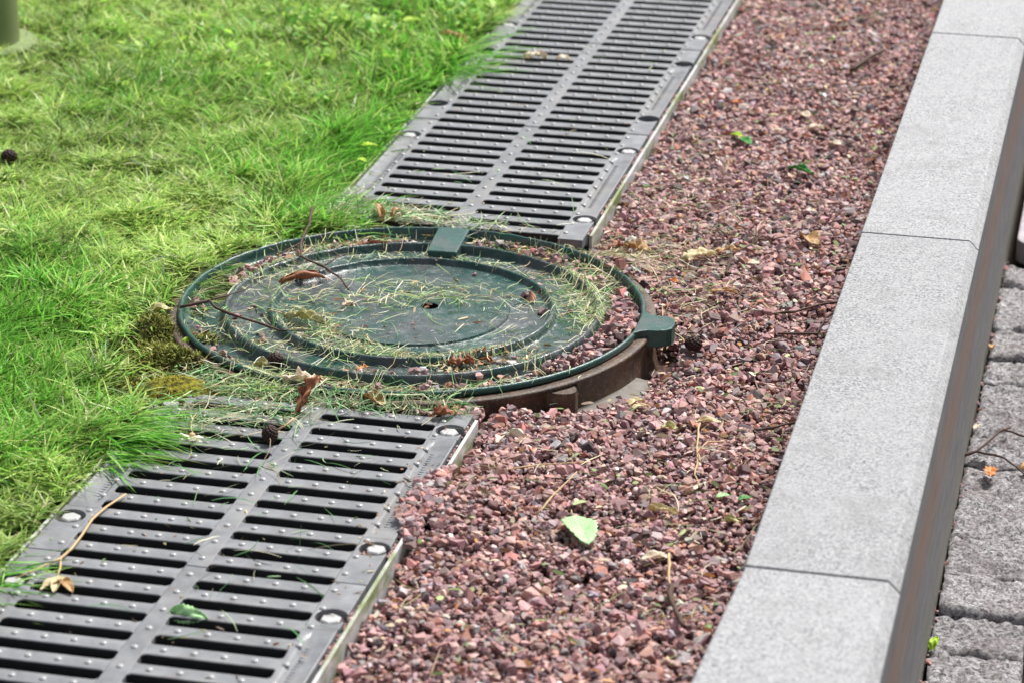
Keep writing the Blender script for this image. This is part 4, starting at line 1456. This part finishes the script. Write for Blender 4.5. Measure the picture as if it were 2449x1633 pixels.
leaf('green_leaf', 'green and lime split leaf on the gravel beside the far grating', 7.95, 29.9, .85, .5, 'green', R(-38), 'oval', .7, .15, .05, lift=.06)
leaf('yellow_leaf', 'lime tip of the split leaf on the gravel beside the far grating', 7.55, 30.6, .5, .38, 'lime', R(-20), 'oval', .7, .15, .05, lift=.10)
leaf('green_leaf', 'dark green folded leaf on the far gravel towards the kerb', 10.45, 27.1, 1.15, .34, 'green', R(-28), 'oval', 1.3, .1, .08, lift=.05)
leaf('dry_leaf', 'cream leaf on the far gravel, upper one of the bright pair', 9.65, 33.9, .7, .45, 'pale', R(-40), 'oval', .7, .1, .08, lift=.07)
leaf('dry_leaf', 'cream leaf on the far gravel, lower one of the bright pair', 10.3, 32.4, .65, .42, 'pale', R(-10), 'oval', .7, .1, .08, lift=.07)
leaf('dry_leaf', 'small cream leaf left of the bright pair on the far gravel', 8.95, 31.8, .42, .28, 'pale', R(10), 'oval', .6, .1, .06, lift=.07)
leaf('dry_leaf', 'cream leaf towards the kerb on the far gravel', 11.3, 30.6, .55, .35, 'pale', R(-25), 'oval', .7, .1, .08, lift=.07)
leaf('dry_leaf', 'bright orange leaf bit on the far gravel', 6.92, 34.7, .5, .3, 'orange', R(10), 'oak', .8, .15, .1, lift=.06)
leaf('dry_leaf', 'orange leaf bit on the gravel behind the green lug', 8.0, 14.3, .45, .3, 'orange', R(-30), 'oak', .9, .15, .12, lift=.04)
leaf('dry_leaf', 'curled cream leaf pair on the gravel right of the manhole front', 8.6, 4.75, .62, .34, 'straw', R(50), 'oval', 1.6, .15, .08, lift=.04)
leaf('dry_leaf', 'thin straw leaf below the cream curled pair', 8.8, 4.25, .55, .22, 'straw', R(35), 'oval', 1.2, .15, .06, lift=.05)
leaf('dry_leaf', 'papery round seed husk on the gravel in the middle', 9.95, 2.55, .5, .42, 'olive', R(0), 'oval', 1.1, .2, .12, lift=.04)
leaf('dry_leaf', 'cream curled leaf with thin stalk lying near the seed husk', 10.95, 3.2, .75, .32, 'straw', R(15), 'oval', 1.1, .12, .05, lift=.06)
leaf('dry_leaf', 'curled dark and cream leaf on the gravel right of the green leaf', 10.75, -3.0, .85, .36, 'straw', R(-12), 'strip', 1.8, .12, .08, lift=.04)
leaf('dry_leaf', 'pale leaf at the end of the long stalk on the near gravel', 11.05, -5.7, .85, .36, 'pale', R(28), 'oval', 1.0, .12, .06, lift=.08)
leaf('dry_leaf', 'curled olive leaf bit by the kerb on the near gravel', 12.6, -3.1, .5, .3, 'olive', R(5), 'oval', 1.6, .2, .08, lift=.04)
leaf('green_leaf', 'small green leaf on the gravel against the near kerb', 12.75, -1.7, .42, .26, 'green', R(40), 'oval', .6, .15, .05, lift=.06)
leaf('green_leaf', 'small mint leaf bit near the green one by the kerb', 12.15, -1.7, .4, .24, 'mint', R(30), 'oval', .6, .15, .05, lift=.06)

# in the slots of the nearest grating
leaf('green_leaf', 'frilly green leaf stuck across a slot of the nearest grating', .72, -12.1, 1.05, .5, 'mint', R(-6), 'beech', .3, .05, .06, roll=.9, z=-.16, lift=0)
leaf('green_leaf', 'dark green leaf down in a slot of the nearest grating', 1.9, -11.05, .7, .36, 'green', R(-8), 'oval', .4, .1, .04, roll=.5, z=-.30, lift=0)

# stalk with a folded dry leaf on the gratings at the lower left
st = thing('leaf_stalk', (-3.3, -9, .05), 'long orange brown leaf stalk with a folded dry leaf across the near gratings', 'leaf stalk')
bm = bmesh.new()
pts = [(-3.12, -6.0, .10), (-3.35, -6.9, .09), (-3.42, -7.7, .10), (-3.35, -8.6, .08), (-3.32, -9.4, .07), (-3.36, -10.05, .09), (-3.75, -10.8, .08), (-4.05, -11.35, .07)]
wire(bm, pts, [.026, .032, .036, .034, .038, .036, .024, .016], 7)
wire(bm, [(-3.36, -10.05, .09), (-3.16, -10.6, .11), (-3.03, -11.2, .10)], [.026, .028, .02], 6)
bmobj('stalk', bm, M['stalk'], st, smooth=True)
for dx, az_, w_ in ((.12, R(-80), .36), (.36, R(-48), .34), (.0, R(-112), .30)):
    lf = leaf('leaf_blade', None, -3.03 + dx, -11.45, .85, w_, 'straw' if dx < .3 else 'tan', az_, 'oval', 1.2, .12, .05, z=.06, lift=0)
    lf.parent = st
    lf.location = lf.location - st.location
    for k_ in ('label', 'category'):
        if k_ in lf: del lf[k_]

# straws on the gravel
twig('straw_stem', 'long straw coloured stem on the gravel above the green leaf', [([(7.55, -3.9, -.20), (7.75, -2.9, -.12), (8.06, -1.2, -.12)], .026, .018)], M['stalk'], 'straw')
twig('straw_stem', 'pale straw lying on the gravel right of the grating mound', [([(5.8, -1.6, -.18), (7.0, -.9, -.15), (8.2, -.35, -.18)], .022, .016)], M['stalk'], 'straw')
twig('leaf_stalk', 'pale stalk running down from the leaf on the near gravel', [([(11.4, -5.75, -.08), (11.55, -6.6, -.1), (11.75, -7.5, -.12)], .04, .03)], M['stalk'], 'leaf stalk')
twig('dark_twig', 'short thick dark twig at the end of the pale stalk', [([(11.75, -7.4, -.14), (11.85, -8.1, -.12), (12.15, -8.9, -.13), (12.45, -9.5, -.16)], .075, .06)])
twig('thin_twig', 'thin pale grey stalk standing down the middle gravel to the kerb side', [([(10.75, 3.0, -.15), (10.9, 1.7, -.12), (11.1, .5, -.14), (11.2, -.6, -.12), (11.45, -1.3, -.16)], .028, .018)], M['stalk'], 'twig')
twig('grass_loop', 'curved green straw loop on the gravel beside the thin stalk', [([(11.6, 1.9, -.15), (11.2, 1.5, -.05), (11.05, .7, -.02), (11.25, .2, -.12)], .022, .016)], M['stalk'], 'straw')
twig('dark_twig', 'forked dark twig against the kerb beyond the manhole', [([(11.4, 12.2, -.2), (12.2, 12.4, -.12), (13.0, 13.3, -.1), (13.7, 13.6, -.1)], .04, .03), ([(11.9, 10.6, -.2), (13.1, 10.7, -.12), (13.2, 12.0, -.08), (13.7, 13.4, -.05)], .035, .03)])
twig('dark_twig', 'dark twig lying on the gravel by the kerb in the middle', [([(12.3, 3.0, -.2), (12.9, 3.2, -.12), (13.6, 3.9, -.12)], .04, .03), ([(12.9, 1.6, -.2), (13.6, 1.5, -.15)], .04, .03)])
twig('dark_twig', 'dark stick on the far gravel near the kerb', [([(10.7, 40.5, -.2), (11.2, 42.2, -.1), (11.7, 43.5, -.1)], .09, .07)])
twig('thin_twig', 'faint brown twig on the far gravel beside the drain', [([(6.3, 38.5, -.15), (7.5, 38.0, -.1), (8.5, 36.0, -.15)], .035, .02)])
twig('thin_twig', 'branching brown weed stem above the pale maple leaf', [([(9.5, 15.7, -.3), (9.5, 16.9, -.05), (9.15, 18.3, .1), (8.5, 19.6, -.05)], .035, .018), ([(9.5, 16.9, -.05), (10.1, 18.4, .0), (9.9, 19.6, -.05)], .025, .014)])
# twigs on the cover
twig('dark_twig', 'thin bent dark twig rising from the upper left rim of the cover', [([(-4.55, 15.9, .75), (-4.35, 14.9, .55), (-4.25, 13.6, .32), (-3.9, 12.4, .30), (-2.9, 11.6, .32), (-2.2, 10.9, .30), (-1.6, 10.0, .22)], .045, .028),
      ([(-4.25, 13.6, .32), (-4.7, 12.4, .25)], .03, .014), ([(-2.9, 11.6, .32), (-2.6, 12.6, .38)], .026, .012)])
twig('dark_twig', 'dark twig lying across the left trough and rings of the cover', [([(-6.1, 6.9, .35), (-5.35, 7.5, .42), (-4.95, 7.1, .34), (-3.9, 6.65, .26), (-3.2, 6.4, .22), (-2.7, 6.2, .18)], .05, .03),
      ([(-5.35, 7.5, .42), (-4.9, 8.4, .36), (-4.5, 9.2, .32)], .03, .014), ([(-2.7, 6.2, .18), (-1.6, 6.5, .18)], .022, .012)])
# twig and leaves on the pavement
twig('dark_twig', 'dark branching twig lying on the cobblestones', [([(17.25, 13.8, -5.15), (18.0, 14.2, -5.0), (18.6, 15.6, -4.85), (18.95, 16.2, -4.9)], .05, .035), ([(18.0, 14.2, -5.0), (18.9, 13.9, -5.0), (19.6, 12.9, -5.05), (20.3, 12.4, -5.1)], .035, .02),
      ([(18.75, 15.8, -4.85), (19.6, 15.6, -4.95), (20.4, 15.3, -5.0)], .035, .022)])
leaf('dry_leaf', 'orange brown winged leaf lying on the cobblestones', 18.55, 13.0, .8, .62, 'orange', R(95), 'maple', .7, .15, .06, lift=.12)
leaf('dry_leaf', 'curled brown leaf by the twig at the right picture edge', 19.7, 13.6, .7, .5, 'tan', R(20), 'oak', 1.3, .15, .1, lift=.12)
leaf('dry_leaf', 'brown leaf wedged between the kerb base and the cobblestones', 17.85, 23.5, .9, .3, 'tan', R(85), 'oval', 1.2, .1, .1, tilt=.3, z=-5.2, lift=0)
leaf('dry_leaf', 'pale leaf bit in the kerb joint above the twig', 17.84, 16.9, .4, .2, 'pale', R(60), 'oval', 1.0, .1, .1, z=-5.3, lift=0)
leaf('weed_sprout', 'small green sprout in the joint between kerb base and cobblestones', 17.86, .9, .5, .3, 'lime', R(70), 'oval', .9, .3, .1, tilt=-.5, z=-5.35, lift=0, cat='weed')

# alder cone on the near grating
cone = thing('seed_cone', (-.52, -1.62, .0), 'small round dark seed cone with thin stem on the near grating', 'cone')
bm = bmesh.new()
for k in range(90):
    ph, th = math.acos(1 - 2 * (k + .5) / 90), k * 2.39996
    d = Vector((math.sin(ph) * math.cos(th) * 1.0, math.sin(ph) * math.sin(th), math.cos(ph) * 1.15))
    p_ = Vector((-.52, -1.62, .27)) + d * .21
    mt = Matrix.Translation(p_) @ d.to_track_quat('Z', 'Y').to_matrix().to_4x4() @ Matrix.Diagonal((.048, .048, .032, 1))
    bmesh.ops.create_icosphere(bm, subdivisions=1, radius=1, matrix=mt)
bmesh.ops.create_icosphere(bm, subdivisions=2, radius=.205, matrix=Matrix.Translation((-.52, -1.62, .27)) @ Matrix.Diagonal((1, 1, 1.15, 1)))
bmobj('cone_body', bm, M['cone'], cone)
bmobj('cone_stem', wire(bmesh.new(), [(-.40, -1.55, .35), (-.15, -1.35, .45), (.02, -1.1, .58)], [.03, .022, .035], 6), M['stalk'], cone, smooth=True)
# second dark cone in the lower left trough, black ball in the lawn
for name, lab, x, y, z, s in (('seed_cone', 'dark seed cone half hidden in the lower left trough of the cover', -2.15, 4.1, .12, .19), ('seed_cone', 'black seed cone lying on the gravel right of the green lug', 9.5, 9.35, -.28, .22), ('seed_cone', 'black round seed cone in the lawn near the left picture edge', -17.0, 19.8, .35, .24)):
    bm = bmesh.new()
    for k in range(70):
        ph, th = math.acos(1 - 2 * (k + .5) / 70), k * 2.39996
        d = Vector((math.sin(ph) * math.cos(th) * 1.15, math.sin(ph) * math.sin(th), math.cos(ph) * .95))
        mt = Matrix.Translation(d * s) @ d.to_track_quat('Z', 'Y').to_matrix().to_4x4() @ Matrix.Diagonal((.055, .055, .035, 1))
        bmesh.ops.create_icosphere(bm, subdivisions=1, radius=1, matrix=mt)
    bmesh.ops.create_icosphere(bm, subdivisions=2, radius=s * .97, matrix=Matrix.Diagonal((1.15, 1, .95, 1)))
    o = bmobj(name, bm, M['cone'])
    o.location = Vector((x, y, z)) * P
    tag(o, lab, 'cone')

# faded daisy head on the near grating
fl = thing('flower_head', (-2.6, -2.35, .02), 'faded white flower head among clippings on the near grating', 'flower')
bm = bmesh.new()
for k in range(34):
    t, l_ = R(rs.uniform(-170, 10)), rs.uniform(.18, .38)
    w_ = rs.uniform(.03, .055)
    c0 = Vector((-2.6, -2.2, .22))
    d = Vector((math.cos(t), math.sin(t), rs.uniform(-.4, .5))).normalized()
    s_ = d.cross(Vector((0, 0, 1))).normalized() * w_
    p1, p2 = c0 + d * l_ * .3, c0 + d * l_
    p2.z = max(p2.z, .03)
    vs = [bm.verts.new(v_) for v_ in (p1 - s_ * .5, p1 + s_ * .5, p2 + s_, p2 + d * .05, p2 - s_)]
    bm.faces.new(vs)
a = Mt('petal_cream', rough=.6, spec=.3)
a.col(a.mix(a.noise(200, 3), (.82, .74, .60), (.92, .90, .84))).translucent((.85, .8, .7), .3)
bmobj('petals', bm, a.m, fl)
bm = bmesh.new()
bmesh.ops.create_icosphere(bm, subdivisions=2, radius=.10, matrix=Matrix.Translation((-2.6, -2.15, .22)))
bmobj('calyx', bm, M['stalk'], fl, smooth=True)

# ------------------------------------------------------------------ lamp post foot in the far left corner
post = thing('post', (-24.3, 34.2, -.4), 'olive painted round post on a pale round base at the top left corner', 'post')
V, q = revolve([(1.72, .2), (1.70, 1.2), (1.70, 40)], -24.3, 34.2, n=64)
npmesh('post_shaft', V, [q], M['post'], post, smooth=True)
V, q = revolve([(2.42, -.8), (2.42, .22), (2.36, .28), (1.6, .30), (0.01, .30)], -24.3, 34.2, n=64)
npmesh('post_base', V, [q], M['plinth'], post, smooth=False)
